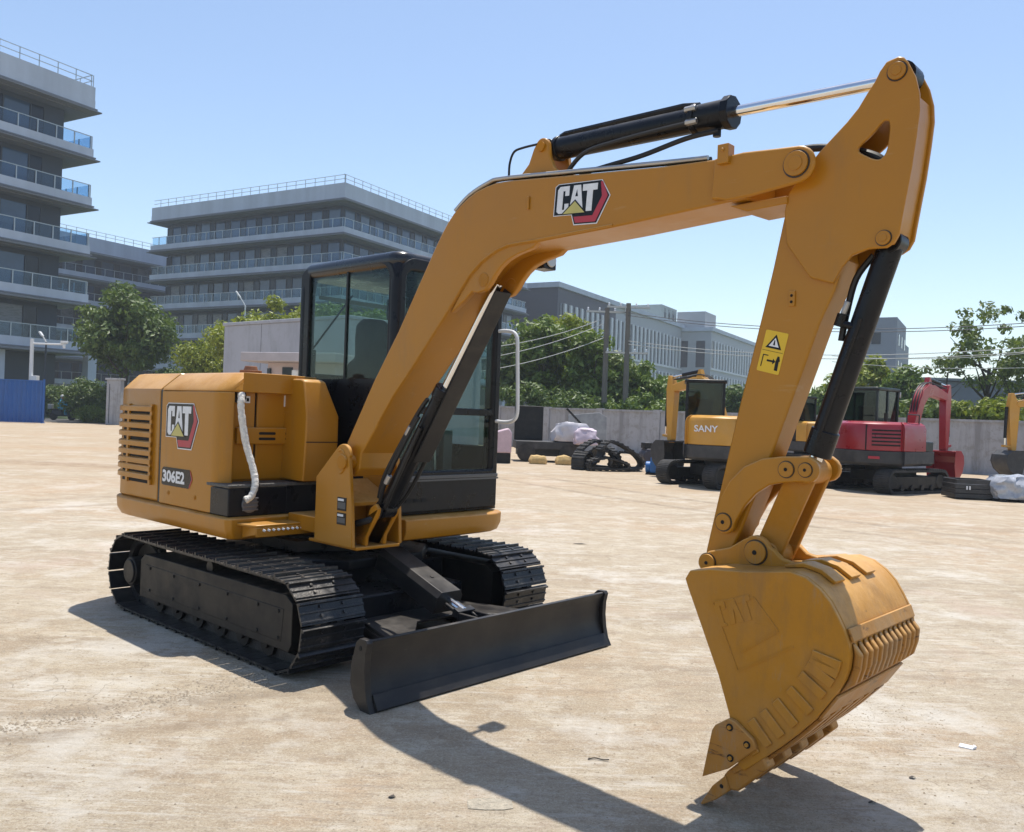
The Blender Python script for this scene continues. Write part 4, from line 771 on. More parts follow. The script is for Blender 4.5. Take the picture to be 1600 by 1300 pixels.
def terrace(name, label, org, La, Lb, levels, fh, ztop, mod=3.0, ins=2.6, faceA=True, faceB=True, a_from=0.0, posts=False, seed=1):
    rnd = random.Random(seed); root = empty(name, org, ROT); tag(root, label, 'building')
    slab = MB(); slab.box(0, La, 0, Lb, 0, 0.95); slab.box(.5, La - .5, .5, Lb - .5, -.16, -.101, 1); slab.box(-.15, La + .15, -.15, Lb + .15, 0.12, 0.24, 1); slab.box(-.4, La + .4, -.4, Lb + .4, -0.10, 0.0, 1)
    sm = slab.mesh('floor_slab', [CONC, SOFF]); wallh = fh - 0.95
    wm = MB(); wm.box(ins, La - ins, ins, Lb - ins, 0, wallh - .1); wm = wm.mesh('storey_wall', WALLC)
    pw = mod * 0.63; pm = MB(); pm.box(-pw / 2, pw / 2, -.05, 0.02, .05, wallh - .55); pms = [pm.mesh('window', q_) for q_ in PANES]
    qw = mod * 0.31; qm = MB(); qm.box(-qw / 2, qw / 2, -.09, 0.02, .05, wallh - .55); qm = qm.mesh('window', PANE2)
    for k, z in enumerate(levels):
        s = put('floor_slab', sm, root, (0, 0, z)); top = k == len(levels) - 1
        if top: continue
        zf = z + 0.95; w = put('storey_wall', wm, root, (0, 0, zf))
        for axis in ('A', 'B'):
            if (axis == 'A' and not faceA) or (axis == 'B' and not faceB): continue
            L = La if axis == 'A' else Lb; x = (a_from if axis == 'A' else 0) + ins + mod * .45; sh = rnd.uniform(-.3, .3)
            mm = MB(); 
            while x < L - ins - mod * .3:
                for off, me in ((0, rnd.choice(pms)), (mod * .5, qm)):
                    xx = x + off
                    if xx > L - ins - .2: continue
                    o = put('window', me, w, (xx, ins, 0) if axis == 'A' else (ins, xx, 0), (0, 0, 0 if axis == 'A' else -math.pi / 2))
                    if axis == 'A': mm.box(xx + (qw if me is qm else pw) / 2, xx + (qw if me is qm else pw) / 2 + .10, ins - .14, ins, .0, wallh - .6)
                    else: mm.box(ins - .14, ins, xx + (qw if me is qm else pw) / 2, xx + (qw if me is qm else pw) / 2 + .10, .0, wallh - .6)
                x += mod
            mo = mm.build('mullions', MULL, w, smooth=0); mo.location = (0, 0, 0); mo['kind'] = 'stuff'
        rail = MB()
        if faceA: rail.box(a_from, La - .2, .18, .21, .02, 1.05)
        if faceB: rail.box(.18, .21, .22, Lb - .2, .02, 1.05)
        rail.box(La - .21, La - .18, .22, min(Lb, 12), .02, 1.05)
        ro = rail.build('glass_balustrade', RAILG, root, smooth=0); ro.location = (0, 0, zf)
        pp = MB(); x = a_from + .3
        while faceA and x < La: pp.box(x - .04, x + .04, .10, .17, 0, 1.1); x += 1.6
        x = .3
        while x < min(Lb, 60): 
            if faceB: pp.box(.10, .17, x - .04, x + .04, 0, 1.1)
            elif x < 12: pp.box(La - .17, La - .10, x - .04, x + .04, 0, 1.1)
            x += 1.6
        pp.box(a_from, La - .1, .10, .17, 1.06, 1.12)
        if faceB: pp.box(.10, .17, .1, Lb - .1, 1.06, 1.12)
        po = pp.build('balustrade_posts', RAILP, ro, smooth=0); po['kind'] = 'stuff'
    # parapet with its roof rail
    zt = levels[-1] + .95; pr = MB(); pr.box(0.02, La - .02, 0.02, Lb - .02, 0, ztop - zt); p = pr.build('parapet', CONC, root, smooth=0); p.location = (0, 0, zt + .002)
    rp = MB(); x = a_from + .3
    while x < La: rp.box(x - .03, x + .03, .2, .26, 0, 1.05); x += 1.6
    x = .3
    while x < Lb:
        if faceB: rp.box(.2, .26, x - .03, x + .03, 0, 1.05)
        else: rp.box(La - .26, La - .2, x - .03, x + .03, 0, 1.05)
        x += 1.6
    for z in (1.0, .5): rp.box(a_from, La - .2, .2, .26, z, z + .06)
    for z in (1.0, .5): rp.box(*((.2, .26) if faceB else (La - .26, La - .2)), .2, Lb - .2, z, z + .06)
    r_ = rp.build('roof_rail', RAILP, p, smooth=0); r_.location = (0, 0, ztop - zt); r_['kind'] = 'stuff'
    # ground storey
    gs = MB(); gs.box(ins, La - ins, ins, Lb - ins, 0, levels[0] - .1); gs.build('ground_storey', MULL, root, smooth=0)
    cols = MB()
    for i in range(int(La / 8) + 1): 
        if i * 8 >= a_from: cols.box(i * 8 + .6, i * 8 + 1.4, .6, 1.4, 0, levels[0] - .1)
    cols.build('column_row', CONC, root, smooth=0)['kind'] = 'stuff'
    return root
lv = [5.5 + 4.18 * i for i in range(6)]
A0 = Vector((-36.9, 74.0, 0)); terrace('office_building', 'six storey grey office block at the left edge with stacked glass balconies', A0 - E1 * 40, 40, 30, lv, 4.18, 28.5, 3.4, 1.7, faceB=False, a_from=14, seed=3)
B0 = Vector((-21.2, 104, 0)); lvb = [v + .6 for v in lv]
terrace('office_building', 'grey six storey office block with a sharp corner rising behind the cab', B0, 46.5, 35.5, lvb, 4.18, 29.1, 2.9, 1.7, seed=5)
C0 = Vector((-70, 118, 0)); lvc = [3.6 + 4.0 * i for i in range(6)]
terrace('office_building', 'distant low office block in the gap between the two larger ones', C0, 50, 24, lvc, 4.0, 26.0, 3.2, 2.4, faceB=False, seed=8)
m = MB(); m.box(0, 6, 0, 5, 0, 1.8); o = m.build('roof_plant_room', CONC, bpy.data.objects['office_building.002'], smooth=0); o.location = (34, 3, 26.002)

FINW = mat('pale_fin', (0.66, 0.67, 0.69), 0.7, var=0.06, scale=0.2)
BRN = mat('brown_grey_cladding', (0.075, 0.075, 0.095), 0.7, var=0.12, scale=0.15, stretch=(1, 1, 4))
LGR = mat('light_cladding', (0.40, 0.41, 0.43), 0.75, var=0.06, scale=0.2)
GRN = mat('roof_box_green', (0.28, 0.33, 0.31), 0.7, var=0.08, scale=0.4)
def finned(name, label, org, La, Lb, h, rows, mod, wallmat, endmat, dark_to=0.0, rowsB=0):
    root = empty(name, org, ROT); tag(root, label, 'building')
    m = MB(); m.box(0, La, 0, Lb, 0, h - .9); m.build('wall', wallmat, root, smooth=0)
    m = MB(); m.box(-.5, La + .3, -.5, Lb + .5, h - .898, h); m.build('cornice', CONC, root, smooth=0)
    if dark_to:
        m = MB(); m.box(-.06, dark_to, -.10, -.004, 0, h - .9); m.box(-.10, -.062, -.098, Lb, 0, h - .9); m.build('end_cladding', endmat, root, smooth=0)
    for (z0, z1) in rows:
        me = MB(); me.box(-mod * .27, mod * .27, -.02, 0.3, 0, z1 - z0); me = me.mesh('window', PANE2); fm = MB(); x = mod * .6
        while x < La - .4:
            y = -.14 if x < dark_to else -.03
            if not (x < dark_to and z0 < h * .5): put('window', me, root, (x, y, z0)); fm.box(x + mod * .34, x + mod * .66, y - .28, 0, z0 - .1, z1 + .1)
            x += mod
        fm.box(dark_to, La, -.3, -.002, z0 - .55, z0 - .12)
        fm.build('fin_row', FINW, root, smooth=0)['kind'] = 'stuff'
        if rowsB:
            k = MB(); k.box(-.03, 0.2, -1.1, 1.1, 0, z1 - z0); k = k.mesh('window', PANE2)
            for i in range(rowsB): put('window', k, root, (0, Lb * (i + .6) / (rowsB + .3), z0))
    return root
D0 = at(872, 441, 150); D0.z = 0
fb = finned('office_building', 'long pale office block with rows of vertical fins and a dark end wall', D0, 76, 30, 25.2, [(14.6, 21.6), (1.5, 12.8)], 2.35, LGR, BRN, 26)
m = MB(); m.box(0, 11, 0, 9, 0, 4.2); m.box(2, 3, -.05, 0, .6, 3.6, 1); m.box(5, 6, -.05, 0, .6, 3.6, 1); m.box(8, 9, -.05, 0, .6, 3.6, 1); o = m.build('roof_plant_room', [GRN, PANE2], fb, smooth=0); o.location = (61, 3, 25.202)
G0 = at(1112, 512, 205); G0.z = 0
fb = finned('office_building', 'farther pale finned office block half hidden behind the stick', G0, 80, 14, 24.4, [(14.8, 21.2), (1.5, 13.0)], 2.6, LGR, BRN, 0, 3)
m = MB(); m.box(0, 9, 0, 7, 0, 4.0); o = m.build('roof_plant_room', LGR, fb, smooth=0); o.location = (1, 2, 24.402)
GRB = mat('grey_render', (0.27, 0.28, 0.32), 0.8, var=0.06, scale=0.3)
H0 = at(1402, 497, 118); H0.z = 0; root = empty('grey_building', H0, ROT); tag(root, 'plain grey building with stepped roof right of the bucket cylinder', 'building')
m = MB(); m.box(0, 13, 0, 5.5, 0, 17.0); m.build('wall', GRB, root, smooth=0); m = MB(); m.box(13.002, 30, 1, 5, 0, 15.4); m.build('wing', GRB, root, smooth=0)
wm = MB(); wm.box(-.05, .05, -.6, .6, 0, 1.6); wm = wm.mesh('window', PANE2)
for j in range(4): put('window', wm, root, (0, 2.6, 2.2 + j * 3.7))
for i in range(3):
    for j in range(4): put('window', wm, root, (3 + i * 4, 0, 2.2 + j * 3.7), (0, 0, math.pi / 2))
m = MB(); m.prism([(0, 0), (34, 0), (34, 6.2), (0, 6.9)], 0, 14, 'y'); sh = m.build('long_shed', mat('shed_sheet', (0.10, 0.12, 0.16), 0.6, var=0.1, scale=0.5), None, smooth=0)
sh.location = at(1445, 620, 92) * 1; sh.location.z = 0; tag(sh, 'long low dark blue grey shed on the horizon at far right', 'shed')
m = MB(); m.box(-.4, 34.4, -.5, 14.5, 0, .25); o = m.build('roof', mat('shed_roof', (0.13, 0.15, 0.18), 0.5, var=0.1), sh, smooth=0); o.location = (0, 0, 6.95)
# ------------------------------------------------------------------ walls, fence, small buildings
CONW = mat('perimeter_wall_render', (0.40, 0.40, 0.42), 0.85, var=0.12, scale=0.6, dust=0.3, dustcol=(0.26, 0.25, 0.24), bump=0.1, bscale=8)
layer(CONW, (0.17, 0.165, 0.16), 0.6, 1.2, 0.50, 0.64, (1.2, 1.2, 0.15)); layer(CONW, (0.24, 0.23, 0.20), 0.5, 3.0, 0.52, 0.6)
P0, P1 = Vector((-3.0, 43.9, 0)), Vector((27.5, 23.4, 0)); wd = (P1 - P0).normalized(); wl = (P1 - P0).length
wall = empty('perimeter_wall', P0, math.atan2(wd.y, wd.x)); tag(wall, 'pale grey panelled wall along the far side of the yard', 'wall')
n = 13; pwid = wl / n
pan = MB(); pan.box(0.16, pwid - .16, -.06, .06, 0, 1.86); pan = pan.mesh('wall_panel', CONW)
pil = MB(); pil.box(-.155, .155, -.13, .13, 0, 1.98); pil = pil.mesh('pillar', CONW)
for i in range(n):
    put('wall_panel', pan, wall, (i * pwid, 0, 0)); put('pillar', pil, wall, (i * pwid, 0, 0))
    m = MB(); m.box(.16, pwid - .16, -.12, .12, 1.861, 1.95); o = m.build('coping', CONW, wall, smooth=0); o.location = (i * pwid, 0, 0)
# blue corrugated fence
BLU = mat('blue_sheet', (0.012, 0.10, 0.36), 0.45, var=0.12, scale=0.8, dust=0.12, dustcol=(0.2, 0.22, 0.28))
layer(BLU, (0.04, 0.10, 0.26), 0.5, 0.9, 0.50, 0.64, (2.5, 2.5, 0.2))
F0, F1 = Vector((-42, 49.0, 0)), Vector((-28.75, 52.6, 0)); fd = (F1 - F0).normalized(); fl = (F1 - F0).length
fen = empty('sheet_fence', F0, math.atan2(fd.y, fd.x)); tag(fen, 'bright blue corrugated sheet fence at the left edge of the yard', 'fence')
sm = MB(); pts = []
sw = fl / 14
for i in range(9): pts.append((sw * i / 8, (-.035 if i % 2 else .035)))
sm.loft([[(x, y, 0.02) for x, y in pts], [(x, y, 2.55) for x, y in pts]], cap=False, closed=False); sm = sm.mesh('sheet', BLU, smooth=0, recalc=False)
for i in range(14): put('sheet', sm, fen, (i * sw, 0, 0))
m = MB(); m.box(0, fl, -.06, .05, 2.551, 2.62); m.box(0, fl, .05, .1, .3, .38); m.box(0, fl, .05, .1, 2.1, 2.18); m.build('fence_rail', BLU, fen, smooth=0)
m = MB(); m.box(-.06, .06, -.3, .3, 0, .05); m.box(-.05, .05, -.05, .05, 0, 2.7); o = m.build('fence_post', BLU, fen, smooth=0); o.location = (fl, 0, 0)
# gate pillar
gp_ = empty('gate_pillar', ground(178, 55)); tag(gp_, 'pale grey gate pillar panel in front of the big round tree', 'pillar')
m = MB(); m.box(-.42, .48, -.25, .25, 0, 2.85); m.build('shaft', CONW, gp_, .02); m = MB(); m.box(-.50, .54, -.32, .32, 2.851, 2.98); m.build('cap', CONW, gp_, .02)
m = MB(); m.box(-.24, -.20, -.262, -.251, .1, 2.6); m.build('joint', MULL, gp_)
# white building behind the hood, hut with canopy
WR = mat('white_render', (0.40, 0.41, 0.46), 0.85, var=0.08, scale=0.3, dust=0.3, dustcol=(0.40, 0.41, 0.44))
layer(WR, (0.22, 0.23, 0.25), 0.55, 0.9, 0.50, 0.66, (1, 1, 0.2)); layer(WR, (0.33, 0.33, 0.35), 0.5, 3.0, 0.52, 0.62)
wb0 = at(349, 560, 38); wb0.z = 0; ang = math.atan2(-0.70, 0.72)
wb = empty('white_building', wb0, R(-38)); tag(wb, 'windowless white rendered building behind the engine hood and cab', 'building')
m = MB(); m.box(0, 8.2, 0, 8, 0, 5.0); m.build('wall', WR, wb, .02)
for x in (2.7, 5.4): m = MB(); m.box(x, x + .02, -.004, .01, 0, 5.0); m.build('joint', MULL, wb)
m = MB(); m.box(-.06, 8.26, -.06, 8.06, 5.002, 5.14); m.build('roof_edge', WR, wb, .02)
hut = empty('guard_hut', at(436, 575, 29).xy.to_3d(), R(-20)); tag(hut, 'small pinkish hut with a flat concrete canopy in front of the white building', 'hut')
PK = mat('pinkish_render', (0.50, 0.42, 0.42), 0.85, var=0.1, scale=0.8)
m = MB(); m.box(-.45, 2.2, 0, 2.0, 0, 3.0); m.build('wall', PK, hut, .01); m = MB(); m.box(-1.05, 2.6, -.7, 2.4, 3.002, 3.30); m.build('canopy', mat('canopy_concrete', (0.44, 0.40, 0.41), .8, var=.12, scale=1.5), hut, .02)
m = MB(); m.box(.15, .55, -.03, .01, 1.2, 2.85); m.build('window', PANE2, hut); m = MB(); m.box(-.42, -.30, -.08, 0.01, 2.55, 2.8); m.build('lamp', MULL, hut)
m = MB(); m.cyl((.85, -.25, 2.15), (.85, -.25, 2.75), .14, n=16); m.build('water_heater', WHT, hut, .03)

# ------------------------------------------------------------------ vegetation
LF = [leaf_mat('leaf_mid', (0.065, 0.115, 0.022), (0.23, 0.31, 0.055)), leaf_mat('leaf_yellow', (0.12, 0.165, 0.022), (0.38, 0.42, 0.05)), leaf_mat('leaf_dark', (0.050, 0.090, 0.024), (0.17, 0.24, 0.055)), leaf_mat('leaf_grey', (0.07, 0.11, 0.035), (0.23, 0.29, 0.085))]
BARK = mat('bark', (0.065, 0.055, 0.045), 0.9, var=0.3, scale=3, bump=0.5, bscale=20)
def crown_mesh(seed, rx, ry, rz, clumps, per, leaf, cr, m, hollow=0.45, low=-0.8, droop=0.0):
    rnd = random.Random(seed); V = []; F = []
    for c in range(clumps):
        while True:
            p = Vector((rnd.uniform(-1, 1), rnd.uniform(-1, 1), rnd.uniform(-1, 1)))
            if hollow < p.length <= 1 and p.z > low: break
        k = 1.0 - 0.25 * rnd.random(); cc = Vector((p.x * rx * k, p.y * ry * k, p.z * rz * k)); r = cr * rnd.uniform(.55, 1.25); sq = rnd.uniform(.55, .9)
        for i in range(per):
            d = Vector((rnd.gauss(0, 1), rnd.gauss(0, 1), rnd.gauss(0, 1))).normalized() * r * rnd.random() ** 0.45; d.z *= sq
            q = cc + d; a = rnd.uniform(0, 6.283); n_ = (d.normalized() * .6 + Vector((rnd.gauss(0, .5), rnd.gauss(0, .5), rnd.gauss(.35, .5)))).normalized()
            t = n_.orthogonal().normalized(); b = n_.cross(t); t, b = t * math.cos(a) + b * math.sin(a), b * math.cos(a) - t * math.sin(a)
            s = leaf * rnd.uniform(.6, 1.3); i0 = len(V)
            V += [q - t * s, q - b * s * .45 + n_ * s * .1, q + t * s, q + b * s * .45 + n_ * s * .1]; F.append((i0, i0 + 1, i0 + 2, i0 + 3))
    me = bpy.data.meshes.new('crown'); me.from_pydata(V, [], F); me.materials.append(m); me.update(); return me
def trunk_mb(rnd, h, r, zc, spread, limbs):
    m = MB(); m.tube([(0, 0, -.05), (rnd.uniform(-.1, .1), 0, h * .4), (rnd.uniform(-.15, .15), rnd.uniform(-.1, .1), h)], [r * 1.25, r, r * .6], 8)
    for i in range(limbs):
        a = 6.283 * i / limbs + rnd.uniform(-.4, .4); z0 = h * rnd.uniform(.55, .98); e = Vector((math.cos(a) * spread * rnd.uniform(.6, 1), math.sin(a) * spread * rnd.uniform(.6, 1), z0 + zc * rnd.uniform(.5, 1.1)))
        mid = e * .5 + Vector((0, 0, z0)) * .5 + Vector((0, 0, -.1 * zc)); mid.x *= .9; m.tube([(0, 0, z0), mid, e], [r * .5, r * .32, r * .08], 6)
    return m
def tree(name, label, cat, loc, top, rx, rz, lf, seed, clumps=70, per=110, leaf=.16, cr=.9, tr=.16, group=None, hollow=.45, ry=None, low=-.8, limbs=6):
    root = empty(name, loc); tag(root, label, cat, group); zc = top - rz; rnd = random.Random(seed)
    trunk_mb(rnd, max(.5, zc - rz * .35), tr, rz * .9, rx * .75, limbs).build('trunk' if cat == 'tree' else 'stem', BARK, root)
    put('crown' if cat == 'tree' else 'foliage', crown_mesh(seed, rx - cr * .5, (ry or rx) - cr * .5, rz - cr * .4, clumps, per, leaf, cr, LF[lf], hollow, low), root, (0, 0, zc)); return root
def at_tree(px, d): p = ground(px, d); return p
tree('round_tree', 'large dense round tree left of the engine hood', 'tree', at_tree(193, 60), 10.1, 3.75, 3.75, 2, 11, 120, 110, .20, .95, .2)
tree('leafy_shrub', 'yellow green shrub between the round tree and the white building', 'shrub', at_tree(318, 57), 6.4, 2.0, 2.1, 1, 12, 60, 110, .14, .8, .1)
tree('leafy_shrub', 'dark hedge shrub below the round tree left of the gate pillar', 'shrub', at_tree(138, 63), 3.3, 2.3, 1.7, 2, 13, 60, 110, .13, .7, .08)
tree('leafy_shrub', 'dark shrub behind the scooter beside the blue fence', 'shrub', at_tree(84, 68), 3.0, 2.2, 1.6, 2, 14, 55, 110, .13, .7, .08)
tree('leafy_shrub', 'low pale hedge shrub at the foot of the gate pillar', 'shrub', at_tree(146, 58.5), 1.35, 1.5, .8, 0, 15, 40, 90, .10, .45, .05)
tree('leafy_shrub', 'dark green shrub just behind the gate pillar', 'shrub', at_tree(176, 62), 3.0, 2.0, 1.6, 2, 16, 45, 100, .13, .7, .08)
tree('leafy_shrub', 'bushy undergrowth between the round tree and yellow green shrub', 'shrub', at_tree(262, 60), 4.4, 2.3, 2.1, 2, 17, 60, 110, .14, .8, .08)
gr = 'treetops behind the white building'
for k, (px, top, rx, lb) in enumerate(((385, 7.7, 3.0, 'treetop over the left end of the white building'), (440, 8.6, 3.0, 'treetop rising left of the cab over the white building'), (505, 8.4, 2.9, 'treetop seen through the left half of the cab window'), (590, 8.3, 3.0, 'treetop seen through the front half of the cab window'))):
    tree('green_tree', lb, 'tree', at_tree(px, 54), top, rx, 2.2, (1, 1, 0, 0)[k], 20 + k, 70, 110, .16, .9, .15, gr)
gr = 'trees behind the perimeter wall'
spec = [(812, 51, 6.9, 2.2, 2.6, 3, 'leafy tree right beside the cab grab rail'), (842, 50, 7.8, 2.2, 3.0, 0, 'tall bright tree behind the utility wires left of the poles'), (880, 52, 8.5, 2.6, 3.3, 1, 'highest yellow green tree left of the two utility poles'),
        (922, 49, 7.0, 2.0, 2.9, 0, 'tree just left of the utility poles'), (962, 50, 5.9, 2.1, 2.6, 3, 'tree standing between and behind the two utility poles'), (1003, 49, 5.0, 1.9, 2.3, 0, 'rounded tree right of the utility poles'),
        (1050, 53, 4.4, 2.0, 2.0, 0, 'low tree behind the boom of the yellow excavator'), (1096, 60, 4.9, 1.8, 1.8, 3, 'small dark tree above the cab of the yellow excavator'), (1160, 58, 4.6, 1.8, 1.9, 2, 'dark tree beside the left edge of the stick'),
        (1352, 50, 6.4, 2.5, 2.6, 1, 'olive green tree between bucket cylinder and the grey building'), (1405, 48, 5.2, 2.0, 2.2, 0, 'leafy tree directly behind the red excavator boom'), (1292, 52, 4.4, 1.8, 2.0, 0, 'small tree seen between the stick and bucket cylinder')]
for k, (px, d, top, rx, rz, lf, lb) in enumerate(spec): tree('green_tree', lb, 'tree', at_tree(px, d), top, rx, rz, lf, 40 + k, 62, 90, .19, .72, .13, gr)
tree('slender_tree', 'tall airy tree with open crown at the right edge', 'tree', at_tree(1540, 40), 8.3, 2.2, 2.8, 3, 71, 46, 42, .14, .52, .13, None, .35, limbs=9)
tree('slender_tree', 'second sparse tree leaning in from the right edge', 'tree', at_tree(1592, 38), 6.3, 1.9, 2.2, 3, 72, 44, 50, .12, .5, .09, None, .3, limbs=7)
tree('slender_tree', 'thin sapling with a few leaf tufts left of the tall airy tree', 'tree', at_tree(1478, 42), 5.6, 1.3, .9, 3, 73, 14, 40, .12, .45, .05, None, .3, limbs=6)
gr = 'shrubs growing just behind the perimeter wall'
for k, (px, d, top, rx, lf, lb) in enumerate(((828, 47, 3.6, 1.9, 2, 'dark undergrowth beside the cab above the black truck bed'), (872, 46.5, 3.4, 2.0, 2, 'dark undergrowth above the wrapped load'), (915, 45.5, 3.2, 1.8, 2, 'shrub behind the left utility pole'), (1000, 44, 3.1, 1.9, 0, 'shrub over the wall right of the utility poles'),
        (1462, 36, 3.3, 1.5, 3, 'grey green shrub right of the red excavator arm'), (1502, 35.5, 2.9, 1.3, 1, 'bright yellow green shrub left of the airy tree trunk'), (1565, 34.5, 3.1, 1.4, 1, 'yellow green shrub right of the airy tree trunk'), (1415, 38, 3.0, 1.6, 0, 'shrub behind the red boom'))):
    tree('leafy_shrub', lb, 'shrub', at_tree(px, d), top, rx, top * .42, lf, 90 + k, 40, 80, .15, .5, .05, gr)

# ------------------------------------------------------------------ poles and wires
POLE = mat('pole_concrete', (0.16, 0.145, 0.125), 0.9, var=0.15, scale=2)
pole_top = []
for k, (px, d, h, lb) in enumerate(((943, 44.8, 7.3, 'left one of two brown utility poles behind the wall'), (976, 44.2, 7.5, 'right one of two brown utility poles behind the wall'))):
    root = empty('utility_pole', ground(px, d)); tag(root, lb, 'pole', 'utility poles')
    m = MB(); m.cyl((0, 0, 0), (0, 0, h), .155, .125, n=14); m.build('shaft', POLE, root)
    for z in (h - .25, h - 2.6) if k else (h - .25,):
        m = MB(); m.box(-1.1, 1.1, -.06, .06, z, z + .09); m.build('cross_arm', STEEL, root)
        for x in (-1.0, -.4, .4, 1.0): m = MB(); m.lathe([(.03, 0), (.06, .04), (.03, .09), (.05, .13), (.02, .18)], (x, 0, z + .09), (0, 0, 1), 8); m.build('insulator', WHTD, root)
    pole_top.append((root.location.copy(), h))
WIRE = mat('wire', (0.45, 0.45, 0.44), 0.6, var=0.05); WIRED = mat('wire_dark', (0.10, 0.10, 0.11), 0.6, var=0.05)
def wire(label, a, b, sag, r=.018, mt=None):
    pts = [a.lerp(b, i / 16) - Vector((0, 0, sag * (1 - (2 * i / 16 - 1) ** 2))) for i in range(17)]
    m = MB(); m.tube(pts, r, 5); o = m.build('overhead_wire', mt or WIRE); tag(o, label, 'wire', 'overhead wires')
pl, pr_ = at(943, 500, 44.8), at(976, 490, 44.2)
for k, (ya, yb, dz) in enumerate(((488, 488, 0), (492, 493, 0), (532, 526, 0), (537, 533, 0))):
    wire(('topmost wire running right from the utility poles', 'second wire running right just under the topmost', 'third wire running right across the finned buildings', 'lowest wire running right across the finned buildings')[k], at(976, 486 + (ya - 486) * 1.0, 44.2), at(1640, yb + 14, 34), .55, mt=WIRE if k > 1 else WIRED)
for k, (y0, x1, y1) in enumerate(((498, 700, 548), (506, 690, 568), (528, 680, 588))):
    wire(('uppermost wire falling left from the poles towards the cab', 'middle wire falling left from the poles towards the cab', 'lowest wire falling left from the poles towards the cab')[k], at(943, y0, 44.8), at(x1, y1, 40), .35)
wire('slack wire just above the perimeter wall at right', at(1300, 565, 40), at(1660, 572, 36), .2, .014); wire('low slack wire crossing the airy tree', at(1300, 556, 40), at(1660, 546, 36), .25, .014)

# street furniture on the left
cp = empty('camera_pole', ground(46, 54.5)); tag(cp, 'white camera pole with horizontal arm behind the blue fence', 'pole')
m = MB(); m.cyl((0, 0, 0), (0, 0, 5.3), .13, .11, n=14); m.build('shaft', WHT, cp); m = MB(); m.cyl((0, 0, 5.0), (2.15, 0, 5.0), .055, n=10); m.build('arm', WHT, cp)
m = MB(); m.box(1.85, 2.25, -.12, .12, 5.06, 5.22); m.cyl((2.1, -.1, 4.96), (2.1, -.1, 4.75), .09, n=12); m.build('camera_head', WHT, cp, .02); m = MB(); m.box(.10, .45, -.2, .2, 2.25, 2.95); m.build('control_box', WHT, cp, .02)
for px, d, h, lb in ((68, 62, 5.6, 'slim street lamp behind the camera pole'), (377, 78, 10.6, 'tall white street lamp in front of the corner office block')):
    lp = empty('street_lamp', ground(px, d)); tag(lp, lb, 'lamp')
    m = MB(); m.cyl((0, 0, 0), (0, 0, h), .10, .06, n=10); m.build('shaft', WHT if d > 70 else MULL, lp); q = .45 if d < 70 else .8; m = MB(); m.tube([(0, 0, h), (-.3 * q, 0, h + .5 * q), (-.7 * q, 0, h + 1.1 * q)], .05, 8); m.build('arm', WHT, lp)
    m = MB(); m.obox((-.85 * q, 0, h + 1.3 * q), (-.6, 0, .8), (0, 1, 0), .9 * q, .28, .12); m.build('lamp_head', WHT, lp, .03)

# scooter and rider
sc = empty('motor_scooter', ground(98, 62), R(8)); tag(sc, 'dark motor scooter ridden past the gap beside the blue fence', 'scooter')
DK = mat('scooter_plastic', (0.02, 0.03, 0.035), 0.4, var=0.2)
for x in (-.62, .62):
    m = MB(); m.lathe([(.20, -.06), (.27, -.05), (.28, 0), (.27, .05), (.20, .06)], (x, 0, .28), (0, 1, 0), 20); m.build('wheel', RUB, sc)
m = MB(); m.prism([(-.75, .50), (-.70, .74), (-.05, .74), (.05, .42), (.36, .40), (.50, .98), (.60, .98), (.56, .32), (.42, .28), (-.35, .28)], -.15, .15, 'y'); m.build('body', DK, sc, .04)
m = MB(); m.box(-.72, -.02, -.14, .14, .745, .83); m.build('saddle', RUB, sc, .03); m = MB(); m.tube([(.48, -.34, 1.08), (.52, 0, 1.03), (.48, .34, 1.08)], .025, 8); m.cyl((.56, 0, .3), (.50, 0, 1.02), .04, n=8); m.build('handlebar', STEEL, sc)
m = MB(); m.box(-.98, -.70, -.2, .2, .80, 1.15); m.build('rear_box', mat('box_grey', (0.25, 0.27, 0.28), .5), sc, .03)
def skinned(name, verts, edges, mats, parent):
    me = bpy.data.meshes.new(name); me.from_pydata([v[:3] for v in verts], edges, []); o = bpy.data.objects.new(name, me); COL.objects.link(o); o.parent = parent
    s = o.modifiers.new('skin', 'SKIN'); o.modifiers.new('sub', 'SUBSURF').render_levels = 1
    for d, v in zip(me.skin_vertices[0].data, verts): d.radius = (v[3], v[3])
    me.skin_vertices[0].data[0].use_root = True; me.materials.append(mats); return o
SHIRT = mat('blue_jacket', (0.08, 0.34, 0.50), .8, var=.15); SKIN_ = mat('skin', (0.36, 0.20, 0.13), .6)
pe = empty('person', sc.location, R(8)); tag(pe, 'person in a blue jacket and pale cap riding the scooter', 'person')
bv = [(-.28, 0, .92, .16), (-.22, 0, 1.15, .17), (-.14, 0, 1.38, .17), (-.10, 0, 1.50, .09), (-.12, .20, 1.40, .08), (.12, .27, 1.20, .06), (.42, .30, 1.10, .045), (-.12, -.20, 1.40, .08), (.12, -.27, 1.20, .06), (.42, -.30, 1.10, .045), (-.22, .12, .88, .11), (.18, .15, .84, .085), (.18, .15, .45, .06), (.28, .15, .42, .05), (-.22, -.12, .88, .11), (.18, -.15, .84, .085), (.18, -.15, .45, .06), (.28, -.15, .42, .05), (-.08, 0, 1.62, .10), (-.07, 0, 1.72, .10)]
be = [(0, 1), (1, 2), (2, 3), (2, 4), (4, 5), (5, 6), (2, 7), (7, 8), (8, 9), (0, 10), (10, 11), (11, 12), (12, 13), (0, 14), (14, 15), (15, 16), (16, 17), (3, 18), (18, 19)]
skinned('body', bv, be, SHIRT, pe)
m = MB(); m.lathe([(.09, -.12), (.105, -.03), (.10, .04)], (-.055, 0, 1.66), (0, 0, 1), 16); m.build('face', SKIN_, pe); m = MB(); m.lathe([(.13, 0), (.135, .05), (.11, .12), (.04, .16)], (-.07, 0, 1.69), (0, 0, 1), 16); m.build('cap', WHTD, pe)
